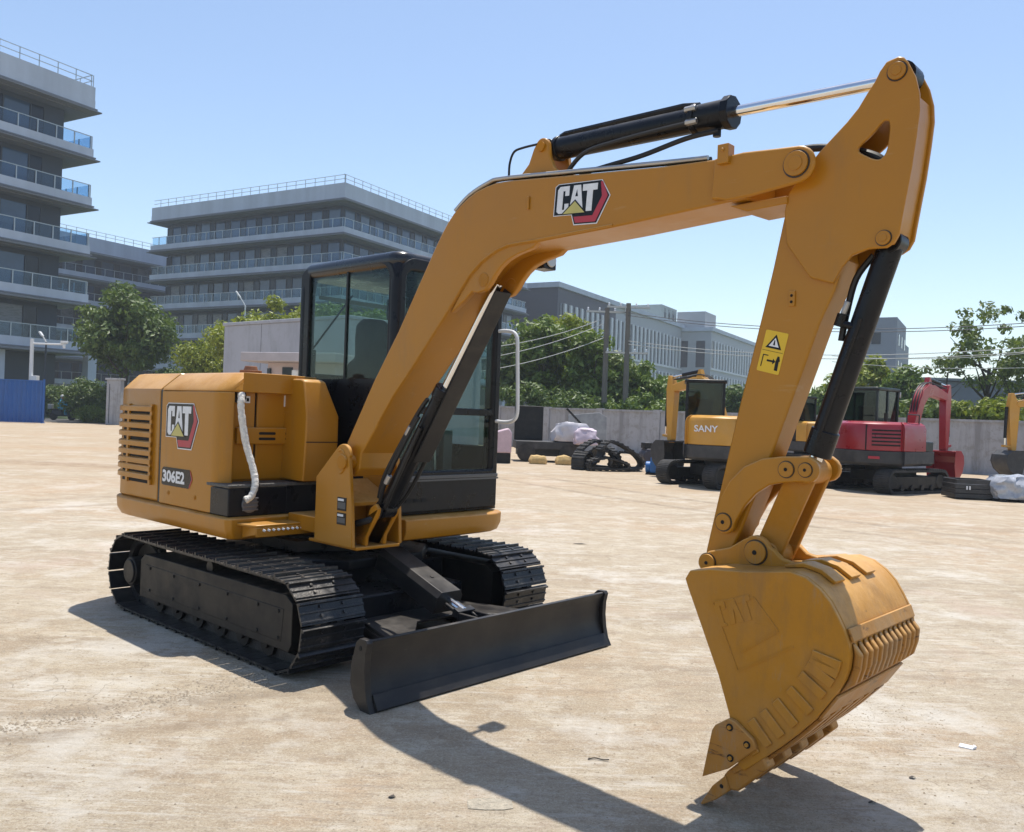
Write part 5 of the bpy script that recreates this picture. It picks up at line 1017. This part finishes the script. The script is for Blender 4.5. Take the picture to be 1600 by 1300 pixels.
# ------------------------------------------------------------------ ground beyond the yard: dark sheets added to cut bounce light on the buildings
ASP = mat('street_asphalt', (0.075, 0.075, 0.078), 0.85, var=0.2, scale=0.3, bump=0.2, bscale=6)
LAWN = mat('lawn_green', (0.055, 0.085, 0.025), 0.95, var=0.35, scale=0.4, bump=0.6, bscale=5)
def sheet(name, pts, z, m_, label, cat):
    mb = MB(); mb.add([(x, y, z) for x, y in pts], [tuple(range(len(pts)))]); structure(mb.build(name, m_, None, smooth=0, recalc=False), label, cat)
nv = Vector((-wd.y, wd.x)); q0, q1 = P0.xy + nv * .25, P1.xy + nv * .25 + wd.xy * 40
sheet('lawn', [(q0.x, q0.y), (q1.x, q1.y), (300, 60), (300, 420), (-200, 420), (-200, 66), (-12, 66)], 0.012, LAWN, 'green ground added behind the perimeter wall', 'lawn')
sheet('road', [(-200, 56.5), (-14, 56.5), (-14, 66), (-200, 66)], 0.008, ASP, 'street running behind the blue fence and gate pillar', 'road')

# ------------------------------------------------------------------ excavators parked at the far side
def far_excavator(label, loc, th, tt, paint, dark, lower, text=None, seed=0, reach=0.0, bucketm=None, blade=True, swing=0.0):
    """th: heading of the upper body, tt: heading of the tracks, degrees right of the view axis"""
    root = empty('parked_excavator', loc, R(90 - th)); tag(root, label, 'excavator', 'excavators parked along the far wall')
    ru = Matrix.Rotation(R(th - tt), 4, 'Z')
    def part(mb, name, mts, parent=root, bevel=.01, tracks=False, smooth=35):
        o = mb.build(name, mts, parent, bevel, smooth)
        if tracks: o.matrix_local = ru
        return o
    for sd in (-1, 1):
        y = sd * .76; N = 36; path = [(.95 * (1 if math.cos(a) > 0 else -1) + .27 * math.cos(a), .28 + .27 * math.sin(a)) for a in [2 * math.pi * (i + .5) / N for i in range(N)]]
        ipath = [(.95 * (1 if math.cos(a) > 0 else -1) + .22 * math.cos(a), .28 + .22 * math.sin(a)) for a in [2 * math.pi * (i + .5) / N for i in range(N)]]
        mb = MB(); mb.ring(path, ipath, y - .2, y + .2, 'y'); tk = part(mb, 'track', RUBD, bevel=0, tracks=True)
        lug = MB(); per = [Vector((p[0], 0, p[1])) for p in path]
        for i in range(N):
            a = per[i]; b = per[(i + 1) % N]; L_ = (b - a).length; k = max(1, round(L_ / .09)); d = (b - a).normalized(); nn = Vector((d.z, 0, -d.x))
            if nn.dot(a - Vector((0, 0, .28))) < 0 and L_ < .5: nn = -nn
            if L_ > .5: nn = Vector((0, 0, 1 if a.z > .28 else -1))
            for j in range(k): c = a.lerp(b, (j + .5) / k); lug.obox((c.x, y, c.z) + nn * .012 if False else Vector((c.x, y, c.z)) + nn * .010, d, (0, 1, 0), .04, .38, .03)
        lg = lug.build('track_lugs', RUBD, tk, smooth=0); lg['kind'] = 'stuff'
        mb = MB(); mb.prism([(-.85, .12), (.85, .12), (.9, .3), (.8, .4), (-.8, .4), (-.9, .3)], y - .12, y + .12, 'y')
        for u in (-.95, .95): mb.cyl((u, y - .13, .28), (u, y + .13, .28), .17, n=18)
        for i in range(4): mb.cyl((-.6 + i * .4, y - .15, .13), (-.6 + i * .4, y + .15, .13), .07, n=12)
        mb.build('track_frame', BLKD, tk, .008)
    mb = MB(); mb.box(-.5, .5, -.56, .56, .26, .5); mb.cyl((0, 0, .5), (0, 0, .64), .42, n=20); part(mb, 'undercarriage_frame', BLKD, tracks=True)
    if blade:
        mb = MB(); mb.prism([(1.58, .03), (1.54, .15), (1.56, .36), (1.52, .36), (1.49, .15), (1.53, .03)], -.95, .95, 'y'); mb.box(.5, 1.5, -.4, -.28, .15, .25); mb.box(.5, 1.5, .28, .4, .15, .25); part(mb, 'dozer_blade', dark, tracks=True)
    plan = [(.75, -.88), (.85, -.75), (.85, .8), (.75, .92), (-.9, .92)] + [(-.55 - .85 * math.cos(a), .92 * math.sin(a)) for a in [R(70 - 140 * i / 10) for i in range(11)]] + [(-.9, -.92)]
    def lev(z, s): return [(x * s, y * s, z) for x, y in plan]
    mb = MB(); mb.loft([lev(.64, .94), lev(.70, 1.0), lev(.98, 1.0)]); part(mb, 'lower_body', lower)
    hp_ = [(x if x < .1 else (.1 if y < -.05 else -.35), y) for x, y in plan if not (x > .1 and False)]
    hood_plan = [(.25, -.90), (.25, -.08), (-.42, -.08), (-.42, .90), (-.9, .90)] + [(-.55 - .83 * math.cos(a), .90 * math.sin(a)) for a in [R(70 - 140 * i / 10) for i in range(11)]] + [(-.9, -.90)]
    mb = MB(); mb.loft([[(x, y, z) for x, y in hood_plan] for z in (.985, 1.50)] + [[(x * .97, y * .96, 1.60) for x, y in hood_plan], [(x * .90, y * .86, 1.66) for x, y in hood_plan]]); hd_ = part(mb, 'engine_hood', paint, bevel=.015)
    for k in range(5):   # louvres: a dark slot each, on the right rear quarter
        mb = MB(); pts = [(-.55 - .845 * math.cos(a), .915 * math.sin(a)) for a in [R(-22 - 42 * i / 6) for i in range(7)]]; pin = [(x * .96, y * .96) for x, y in pts]
        z = 1.10 + k * .085; mb.loft([[(p[0], p[1], z), (q[0], q[1], z), (q[0], q[1], z + .035), (p[0], p[1], z + .035)] for p, q in zip(pts, pin)]); mb.build('louvre', DARK, hd_, smooth=0)
    mb = MB(); pts = [(-.55 - .84 * math.cos(a), .91 * math.sin(a)) for a in [R(-14.6), R(-13.4)]]
    mb.prism([(pts[0][0] + .03, pts[0][1]), (pts[0][0] - .01, pts[0][1]), (pts[1][0] - .01, pts[1][1]), (pts[1][0] + .03, pts[1][1])], 1.0, 1.58, 'z'); mb.build('panel_gap', DARK, hd_)
    if text:
        mb = MB(); text_mb(mb, text, (-1.412, .70, 1.28), (0, -1, 0), (0, 0, 1), .15, 0, .02, .0, 1.0); tx = mb.build('lettering', WHTD, hd_, smooth=0); 
        for v in tx.data.vertices:
            yy = v.co.y; v.co.x = -.55 - .842 * math.sqrt(max(0, 1 - (yy / .915) ** 2)) - .012
    mb = MB(); mb.box(-1.395, -1.34, -.55, -.30, .80, .86); mb.build('tail_lamp', RED, root)
    # cab: posts, glass, roof
    cb = MB(); cb.box(-.40, .72, .0, .90, 1.0, 1.06); cab_ = part(cb, 'cab', dark)
    for x, y in ((-.40, .0), (.66, .0), (-.40, .84), (.66, .84), (.12, .84), (.12, .0)): mb = MB(); mb.box(x, x + .06, y, y + .06, 1.06, 2.42); mb.build('post', dark, cab_, .01)
    mb = MB(); mb.prism(rrect(-.44, .76, -.04, .94, .10), 2.42, 2.50, 'z'); mb.build('roof', dark, cab_, .02)
    mb = MB(); mb.box(-.395, .715, .005, .02, 1.06, 1.62); mb.box(-.395, .715, .88, .895, 1.06, 1.45); mb.box(-.395, -.38, .02, .88, 1.06, 1.62); mb.build('lower_panel', dark, cab_)
    for b in ((-.375, -.37, .06, .84, 1.62, 2.42), (.70, .705, .06, .84, 1.06, 2.42), (-.34, .66, .028, .033, 1.62, 2.42), (-.34, .66, .867, .872, 1.45, 2.42)): mb = MB(); mb.box(*b); mb.build('window', GLSD, cab_)
    mb = MB(); mb.box(-.12, .02, .25, .65, 1.3, 2.05); mb.build('seat', SEAT, cab_, .05)
    mb = MB(); mb.tube([(.75, .86, 1.1), (.82, .86, 1.3), (.82, .86, 2.2), (.74, .86, 2.35)], .018, 6); mb.build('handrail', dark, cab_)
    mb = MB(); mb.box(.70, .76, -.03, .05, 2.28, 2.42); mb.build('work_lamp', STEEL, cab_, .01)
    mb = MB(); mb.cyl((-.9, -.45, 1.62), (-.9, -.45, 1.86), .045, n=10); mb.build('exhaust_pipe', BLKD, root)
    mb = MB(); mb.box(.26, .70, -.88, -.45, .985, 1.22); mb.build('tool_box', dark, root, .02)
    mb = MB(); mb.tube([(.05, -.80, 1.6), (.05, -.80, 1.85), (-.55, -.78, 1.85), (-.55, -.78, 1.62)], .015, 6); mb.build('grab_rail', dark, root)
    # boom, stick, bucket
    by = -.18; r_ = reach
    bt = [(.80, 1.02), (.92, 1.00), (1.10, 1.35), (1.50, 2.12), (1.72, 2.32), (2.0, 2.38), (2.85 + r_, 2.30), (2.95 + r_, 2.38), (2.88 + r_, 2.48), (2.1, 2.66), (1.75, 2.66), (1.45, 2.52), (1.22, 2.2), (.90, 1.5)]
    mb = MB(); mb.prism(bt, by - .11, by + .11, 'y'); bo = part(mb, 'boom', paint, bevel=.01)
    mb = MB(); mb.cyl((1.0, by, .95), (1.35, by, 1.55), .05, n=12); mb.cyl((1.35, by, 1.55), (1.68, by, 2.25), .03, n=10, mi=1); mb.build('boom_cylinder', [BLK, CHR], bo)
    mb = MB(); mb.cyl((1.9, by, 2.82), (2.6 + r_, by, 2.74), .05, n=12); mb.cyl((2.6 + r_, by, 2.74), (3.05 + r_, by, 2.68), .025, n=10, mi=1); mb.prism([(1.78, 2.64), (2.02, 2.64), (1.93, 2.86), (1.87, 2.86)], by - .06, by + .06, 'y', 2); mb.build('arm_cylinder', [BLK, CHR, paint], bo)
    for yy in (-.06, .0, .06): mb = MB(); mb.tube(spline([(1.02, by + yy, 1.45), (1.20, by + yy * 1.2, 2.25), (1.48, by + yy, 2.60), (1.85, by + yy, 2.72), (2.4, by + yy, 2.66), (2.9 + r_, by + yy, 2.62)], 4), .016, 6); mb.build('hose', RUB, bo)
    sk = [(2.82 + r_, 2.30), (3.02 + r_, 2.72), (3.10 + r_, 2.72), (3.16 + r_, 2.35), (3.12 + r_, 1.6), (3.06 + r_, 1.0), (2.98 + r_, .92), (2.90 + r_, 1.0)]
    mb = MB(); mb.prism(sk, by - .09, by + .09, 'y'); so_ = part(mb, 'stick', paint, bevel=.01)
    mb = MB(); mb.cyl((3.20 + r_, by, 2.3), (3.22 + r_, by, 1.35), .045, n=12); mb.cyl((3.22 + r_, by, 1.35), (3.22 + r_, by, 1.15), .025, n=10, mi=1); mb.obox((3.15 + r_, by, 1.1), (1, 0, .1), (0, 1, 0), .25, .16, .06, 2); mb.build('bucket_cylinder', [BLK, CHR, paint], so_)
    bk_ = [(2.86 + r_, .98), (3.2 + r_, .98), (3.36 + r_, .85), (3.40 + r_, .65), (3.30 + r_, .42), (3.05 + r_, .20), (2.90 + r_, .10), (2.87 + r_, .13), (3.02 + r_, .25), (3.26 + r_, .46), (3.35 + r_, .66), (3.31 + r_, .82), (3.17 + r_, .94), (2.86 + r_, .94)]
    mb = MB(); mb.prism(bk_, by - .36, by + .36, 'y')
    for yy in (-.372, .36): mb.prism([(2.85 + r_, .99), (3.2 + r_, .985), (3.37 + r_, .85), (3.41 + r_, .65), (3.31 + r_, .41), (3.05 + r_, .19), (2.92 + r_, .14), (2.80 + r_, .6)], by + yy, by + yy + .012, 'y')
    bb_ = part(mb, 'bucket', bucketm or paint, bevel=.006)
    for i in range(5): mb = MB(); yy = by - .32 + i * .16; mb.prism([(2.95 + r_, .16), (2.86 + r_, .0), (2.98 + r_, .10)], yy - .03, yy + .03, 'y'); mb.build('tooth', bucketm or paint, bb_)
    piv = Matrix.Translation((.8, by, 0)) @ Matrix.Rotation(R(swing), 4, 'Z') @ Matrix.Translation((-.8, -by, 0))
    for o in (bo, so_, bb_): o.matrix_local = piv
    return root
RUBD = mat('dusty_rubber', (0.022, 0.021, 0.02), 0.75, var=0.3, scale=8, dust=0.35, dustcol=(0.16, 0.14, 0.12), bump=0.2, bscale=30)
REDP = mat('red_paint', (0.30, 0.008, 0.016), 0.35, var=0.10, scale=2, dust=0.15, dustcol=(0.3, 0.16, 0.14), coat=.2)
DRED = mat('dark_teal_cab', (0.008, 0.018, 0.018), 0.4, var=0.1); BKB = mat('weathered_black', (0.03, 0.03, 0.032), .6, var=.2, dust=.3, dustcol=(.16, .15, .14))
YP2 = mat('yellow_paint_far', (0.55, 0.27, 0.03), 0.4, var=0.08, scale=2, dust=0.2)
far_excavator('dark red excavator with teal black cab facing the far wall', ground(1383, 20.9), 49, 57, REDP, DRED, BKB, seed=1)
far_excavator('yellow excavator with white lettering and black cab beside the stick', ground(1131, 20.4), 11, 57, YP2, BLK, BKB, 'SANY', 2, swing=40, bucketm=BKB)
far_excavator('yellow excavator mostly hidden behind the stick and bucket cylinder', ground(1262, 29.5), -25, -25, YP2, BLK, BKB, None, 3)
p_ = ground(1585, 26.0); far_excavator('yellow excavator with black bucket reaching in at the right edge', (p_.x + 2.98, p_.y + .2, 0), -96, -96, YP2, BLK, BKB, None, 4, bucketm=BKB)

# ------------------------------------------------------------------ yard clutter
def crumple(name, sx, sy, sz, seed, mt, parent=None, amp=.12, n=9, taper=.75):
    rnd = random.Random(seed); from mathutils import noise as nz
    m = MB(); V = []; F = []
    bm = bmesh.new(); bmesh.ops.create_cube(bm, size=1.0); bmesh.ops.subdivide_edges(bm, edges=bm.edges, cuts=n, use_grid_fill=True)
    for v in bm.verts:
        q = v.co.copy(); r = q.copy(); r.normalize(); q = q.lerp(r * .62, .45); k = 1 - (1 - taper) * (q.z + .5)
        w = Vector((q.x * sx * k, q.y * sy * k, (q.z + .5) * sz)); d = nz.noise_vector(w * 3.1 + Vector((seed * 7.3, 0, 0))) * amp + nz.noise_vector(w * 8 + Vector((0, seed * 3.1, 0))) * amp * .45; d.z *= .6
        v.co = w + d * (0.25 if q.z < -.42 else 1); v.co.z = max(0, v.co.z)
    me = bpy.data.meshes.new(name); bm.to_mesh(me); bm.free(); me.materials.append(mt); me.shade_smooth(); me.set_sharp_from_angle(angle=R(32))
    o = bpy.data.objects.new(name, me); COL.objects.link(o); o.parent = parent; return o
WRAP = mat('white_sheeting', (0.55, 0.53, 0.55), .45, var=.15, scale=3); CLR = mat('clear_plastic_wrap', (0.36, 0.37, 0.40), .18, var=.3, scale=6, spec=.9)
tl = empty('flatbed_trailer', ground(806, 28.6), R(4)); tag(tl, 'black low trailer with tall dark headboard right of the cab', 'trailer')
m = MB(); m.box(0, 2.2, -.5, .9, .42, .68); m.build('bed', BKB, tl, .02); m = MB(); m.box(.02, 1.0, .7, .8, .682, 1.85); m.build('headboard', BLKD, tl, .02); m = MB(); m.box(.1, 2.1, -.45, .85, .2, .415); m.build('chassis', BLKD, tl)
for x in (.35, 1.75): m = MB(); m.lathe([(.2, -.1), (.30, -.08), (.31, 0), (.30, .08), (.2, .1)], (x, -.42, .31), (0, 1, 0), 18); m.build('wheel', RUBD, tl)
o = crumple('wrapped_load', 1.35, .8, .62, 3, WRAP); o.location = ground(893, 28.5) + Vector((0, .1, .69)); tag(o, 'crumpled white sheeting over a load on the black trailer', 'load')
o = crumple('wrapped_load', .8, .6, .52, 6, mat('pinkish_sheeting', (.56, .46, .52), .5, var=.12, scale=4)); o.location = ground(916, 28.0) + Vector((0, -.1, .62)); tag(o, 'pinkish sheeting bundle at the right end of the trailer', 'load')
ld = empty('metal_frame', ground(908, 28.9) + Vector((0, 0, .7)), 0); tag(ld, 'black metal frame leaning on the wrapped load', 'frame')
for y in (0, .35): m = MB(); m.obox((0, y, .62), (.62, 0, -.62), (0, 1, 0), 1.35, .05, .05); m.build('rail', BLK, ld)
for i in range(4): m = MB(); t = -.5 + i * .33; m.obox((t * .7, .175, .62 - t * .7), (0, 1, 0), (1, 0, 0), .3, .04, .04); m.build('rung', BLK, ld)
tp = empty('standing_sheet', ground(918, 31.5), R(3)); tag(tp, 'weathered grey sheet panel standing behind the wrapped load', 'panel'); m = MB(); m.prism([(-.7, 0), (.72, 0), (.72, 1.55), (.45, 1.72), (-.7, 1.60)], 0, .08, 'y'); m.build('sheet', mat('mottled_grey', (.30, .31, .32), .8, var=.3, scale=2.5), tp, .01); m = MB(); m.box(-.7, -.62, .081, .14, 0, 1.6); m.box(.6, .68, .081, .14, 0, 1.5); m.build('batten', BLKD, tp)
SACK = mat('ochre_sack', (.50, .34, .14), .85, var=.25, scale=6)
for k, px in enumerate((843, 884)):
    o = crumple('tied_sack', .55, .5, .27, 11 + k, SACK, amp=.07, n=6); o.location = ground(px, 27.1); tag(o, ('left ochre sack on the ground before the trailer', 'right ochre sack on the ground before the trailer')[k], 'sack', 'ochre sacks')
def rubber_loop(label, loc, rz, pts, w=.38):
    root = empty('rubber_track', loc, rz); tag(root, label, 'rubber track', 'spare rubber tracks')
    P_ = spline([(x, 0, z) for x, z in pts] + [(pts[0][0], 0, pts[0][1])], 6)[:-1]; n_ = len(P_); cx = sum(p.x for p in P_) / n_; cz = sum(p.z for p in P_) / n_
    def off(o_):
        out = []
        for i, p in enumerate(P_):
            t = (P_[(i + 1) % n_] - P_[i - 1]).normalized(); nn = Vector((t.z, 0, -t.x)); nn = nn if nn.dot(p - Vector((cx, 0, cz))) > 0 else -nn; out.append((p.x + nn.x * o_, p.z + nn.z * o_))
        return out
    m = MB(); m.ring(off(.0), off(-.05), -w / 2, w / 2, 'y'); m.build('belt', RUBD, root)
    l_ = MB(); a, b = off(.0), off(.03)
    for i in range(0, n_, 2): c = Vector((a[i][0], 0, a[i][1])); e = Vector((b[i][0] - a[i][0], 0, b[i][1] - a[i][1])).normalized(); l_.obox(c + e * .012, (-e.z, 0, e.x), (0, 1, 0), .05, w * .95, .03)
    l_.build('lug_row', RUBD, root, smooth=0)['kind'] = 'stuff'
rubber_loop('left black rubber track loop lying on its edge before the trailer', ground(925, 25.2), R(25), [(-.45, .10), (-.1, .06), (.30, .35), (.42, .72), (.15, .86), (-.25, .70), (-.50, .38)])
rubber_loop('black rubber track coil slumped between the two loops', ground(946, 25.6), R(-35), [(-.40, .06), (.05, .05), (.40, .10), (.46, .38), (.22, .62), (-.15, .66), (-.44, .42)], .42)
rubber_loop('small black rubber track loop folded at the left of the pile', ground(912, 24.9), R(60), [(-.30, .05), (.12, .05), (.34, .16), (.30, .44), (.02, .52), (-.28, .36)], .4)
rubber_loop('flattened black rubber track under the arch of the pile', ground(950, 24.6), R(10), [(-.55, .05), (.0, .04), (.55, .06), (.62, .22), (.30, .34), (-.10, .40), (-.52, .28)], .44)
rubber_loop('low black rubber track coil behind the sloping loop', ground(978, 25.5), R(-20), [(-.45, .06), (.1, .05), (.50, .12), (.44, .40), (.05, .56), (-.38, .40)], .42)
rubber_loop('right black rubber track loop sloping down to the ground', ground(968, 24.8), R(20), [(-.62, .62), (-.35, .86), (.05, .78), (.55, .50), (.78, .22), (.60, .05), (.15, .06), (-.05, .30), (-.30, .55)])
gn = empty('machine_part', ground(1022, 29), R(10)); tag(gn, 'dark blackish machine part stacked against the wall left of the yellow excavator', 'machine part'); m = MB(); m.box(-.32, .40, -.3, .3, .0, .55); m.cyl((-.2, -.31, .3), (-.2, .31, .3), .22, n=18); m.build('block', mat('dark_violet_steel', (.035, .032, .045), .6, var=.2), gn, .04); m = MB(); m.box(-.36, -.1, -.2, .2, .551, .75); m.build('cover', BLKD, gn, .02)
bd_ = empty('blue_pump', ground(1030, 23.8), R(-15)); tag(bd_, 'small bright blue pump box before the yellow excavator tracks', 'pump'); BL2 = mat('pump_blue', (.015, .12, .36), .45, var=.15)
m = MB(); m.box(-.18, .22, -.2, .2, .05, .48); m.build('housing', BL2, bd_, .03); m = MB(); m.cyl((-.32, 0, .2), (-.18, 0, .2), .16, n=18); m.build('drum', BL2, bd_, .02); m = MB(); m.box(-.3, .25, -.22, .22, 0, .049); m.build('skid', BLKD, bd_)
pk = empty('pink_cover', ground(786, 27), R(5)); tag(pk, 'pale pink machine cover on a black base just right of the cab', 'cover'); m = MB(); m.prism([(-.3, .32), (.28, .32), (.28, .95), (.18, 1.1), (-.3, .95)], -.3, .3, 'y'); m.build('shell', mat('pale_pink', (.55, .40, .44), .5, var=.1), pk, .04); m = MB(); m.box(-.28, .26, -.28, .28, .0, .319); m.build('base', BLKD, pk, .01)
# right: steel trays and wrapped parts
tr_ = empty('steel_tray', ground(1515, 19.3), R(-6)); tag(tr_, 'stack of black steel trays on the ground before the black bucket', 'tray')
for k in range(4):
    m = MB(); z = .03 + k * .105; m.ring(rrect(-.42 + k * .01, .42 - k * .01, -.4, .4, .05), rrect(-.38 + k * .01, .38 - k * .01, -.36, .36, .04), z, z + .095, 'z'); m.build('tray', BKB, tr_, .004)
m = MB(); m.box(-.37, .37, -.35, .35, .30, .33); m.build('lid', BLKD, tr_)
for x in (-.18, -.12): m = MB(); m.box(x, x + .03, -.415, -.40, .22, .3); m.build('label', WHTD, tr_)
lp_ = empty('dark_plate', ground(1551, 19.2), R(-10)); tag(lp_, 'dark steel plate leaning beside the plastic wrapped parts', 'plate'); m = MB(); m.obox((0, .1, .24), (.55, 0, .8), (0, 1, 0), .55, .5, .03); m.build('plate', BLK, lp_); m = MB(); m.box(-.3, .2, -.1, .5, 0, .06); m.build('support', STEEL, lp_)
o = crumple('wrapped_parts', 1.15, .9, .52, 21, CLR, amp=.13, n=12); o.location = ground(1592, 18.9) + Vector((0, .1, .04)); tag(o, 'machine parts bundled in clear plastic at the right edge', 'bundle')
m = MB()
for x in (-.45, 0, .45): m.box(x - .08, x + .08, -.4, .4, -.04, .02)
m.build('pallet_runner', BLKD, o)

# ------------------------------------------------------------------ litter on the ground
def gpix(px, py):
    x, y = px - 800, py - 650; x, y = _c * x + _s * y, -_s * x + _c * y; d = EYE * FPX / y; return Vector((x / FPX * d, d, 0))
m = MB(); m.tube(spline([(-.045, 0, .004), (-.015, .008, .007), (.02, -.004, .005), (.045, -.01, .009)], 4), .003, 6); o = m.build('dry_twig', BARK); o.location = gpix(935, 1188); tag(o, 'short dark twig on the concrete left of the bucket tooth', 'twig')
m = MB(); m.box(-.032, .028, -.03, .02, 0, .005); m.prism([(.028, -.028), (.04, .0), (.024, .02)], .002, .012, 'z'); o = m.build('paper_scrap', WHTD); o.location = gpix(1511, 1167); o.rotation_euler = (0, 0, R(-35)); tag(o, 'small white paper scrap on the concrete at right', 'scrap')
for k, (px, py, lb) in enumerate(((1362, 1255, 'dark leaf scrap lying in the bucket shadow'), (905, 850, 'dark flat scrap on the concrete behind the blade'), (1425, 1216, 'brown leaf scrap right of the bucket shadow'), (612, 1246, 'small reddish chip on the concrete below the blade'))):
    m = MB(); m.add([(-.03, -.01, .003), (0, -.02, .012), (.035, -.004, .004), (.01, .016, .010), (-.02, .012, .003)], [(0, 1, 2, 3, 4)]); o = m.build('leaf_scrap', BARK, recalc=False, smooth=0); o.location = gpix(px, py); o.scale = (.5, .65, .8) if k != 1 else (2.6, 1.6, .8); tag(o, lb, 'scrap', 'scraps on the concrete')
m = MB(); rnd = random.Random(5); pl_ = [(-.085 + rnd.uniform(-.008, .008), -.05), (-.02, -.056), (.05, -.05), (.088, -.035), (.082, .03), (.03, .045), (-.05, .04), (-.09, .02)]; m.prism(pl_, .001, .003, 'z'); o = m.build('concrete_patch', mat('patch', (.38, .335, .26), .9, var=.25, scale=30, bump=1.0, bscale=60)); o.location = gpix(766, 1256); tag(o, 'rough raised patch of mortar on the concrete near the bottom edge', 'patch')
m = MB(); rnd = random.Random(9)
def crumb(p, s):
    k = len(m.V); a = rnd.uniform(0, 6.28); vs_ = [(p.x + s * math.cos(a + j * 1.57) * rnd.uniform(.7, 1.3), p.y + s * math.sin(a + j * 1.57) * rnd.uniform(.7, 1.3), 0.0005) for j in range(4)]
    m.V += vs_ + [(p.x, p.y, s * rnd.uniform(.35, .9))]; m.F += [(k, k + 1, k + 4), (k + 1, k + 2, k + 4), (k + 2, k + 3, k + 4), (k + 3, k, k + 4)]; m.M += [0] * 4
for i in range(1500):
    t = rnd.random(); px = -20 + 440 * t; py = 1142 - 78 * t + rnd.gauss(0, 7 + 5 * abs(math.sin(t * 9))); crumb(gpix(px, py), rnd.uniform(.002, .009) * (1.4 if rnd.random() < .1 else 1))
for i in range(1600):
    px, py = rnd.uniform(0, 1600), 760 + 540 * rnd.random() ** .8; p = gpix(px, py); crumb(p, rnd.uniform(.002, .006) * (1 + p.y * .08))
for i in range(500):
    p = gpix(rnd.uniform(1180, 1480), rnd.gauss(1120, 26)); crumb(p, rnd.uniform(.002, .006))
o = m.build('dirt_crumbs', mat('crumbs', (.36, .295, .215), .95, var=.35, scale=9), None, smooth=0, recalc=False); o['kind'] = 'stuff'; tag(o, 'crumbs of dry mud and grit scattered on the concrete', 'dirt')

# ------------------------------------------------------------------ summer haze over the whole place
hm = bpy.data.materials.new('haze_air'); hm.use_nodes = True; ht = hm.node_tree; ht.nodes.remove(ht.nodes['Principled BSDF'])
pv = ht.nodes.new('ShaderNodeVolumePrincipled'); pv.inputs['Color'].default_value = (0.86, 0.93, 1.0, 1); pv.inputs['Density'].default_value = 0.0007; pv.inputs['Anisotropy'].default_value = 0.0
ht.links.new(pv.outputs[0], ht.nodes['Material Output'].inputs['Volume'])
m = MB(); m.box(-320, 420, -40, 460, -1.0, 34.0); o = m.build('haze', hm, None, smooth=0); o['kind'] = 'stuff'; tag(o, 'thin summer haze hanging over the whole yard', 'haze')
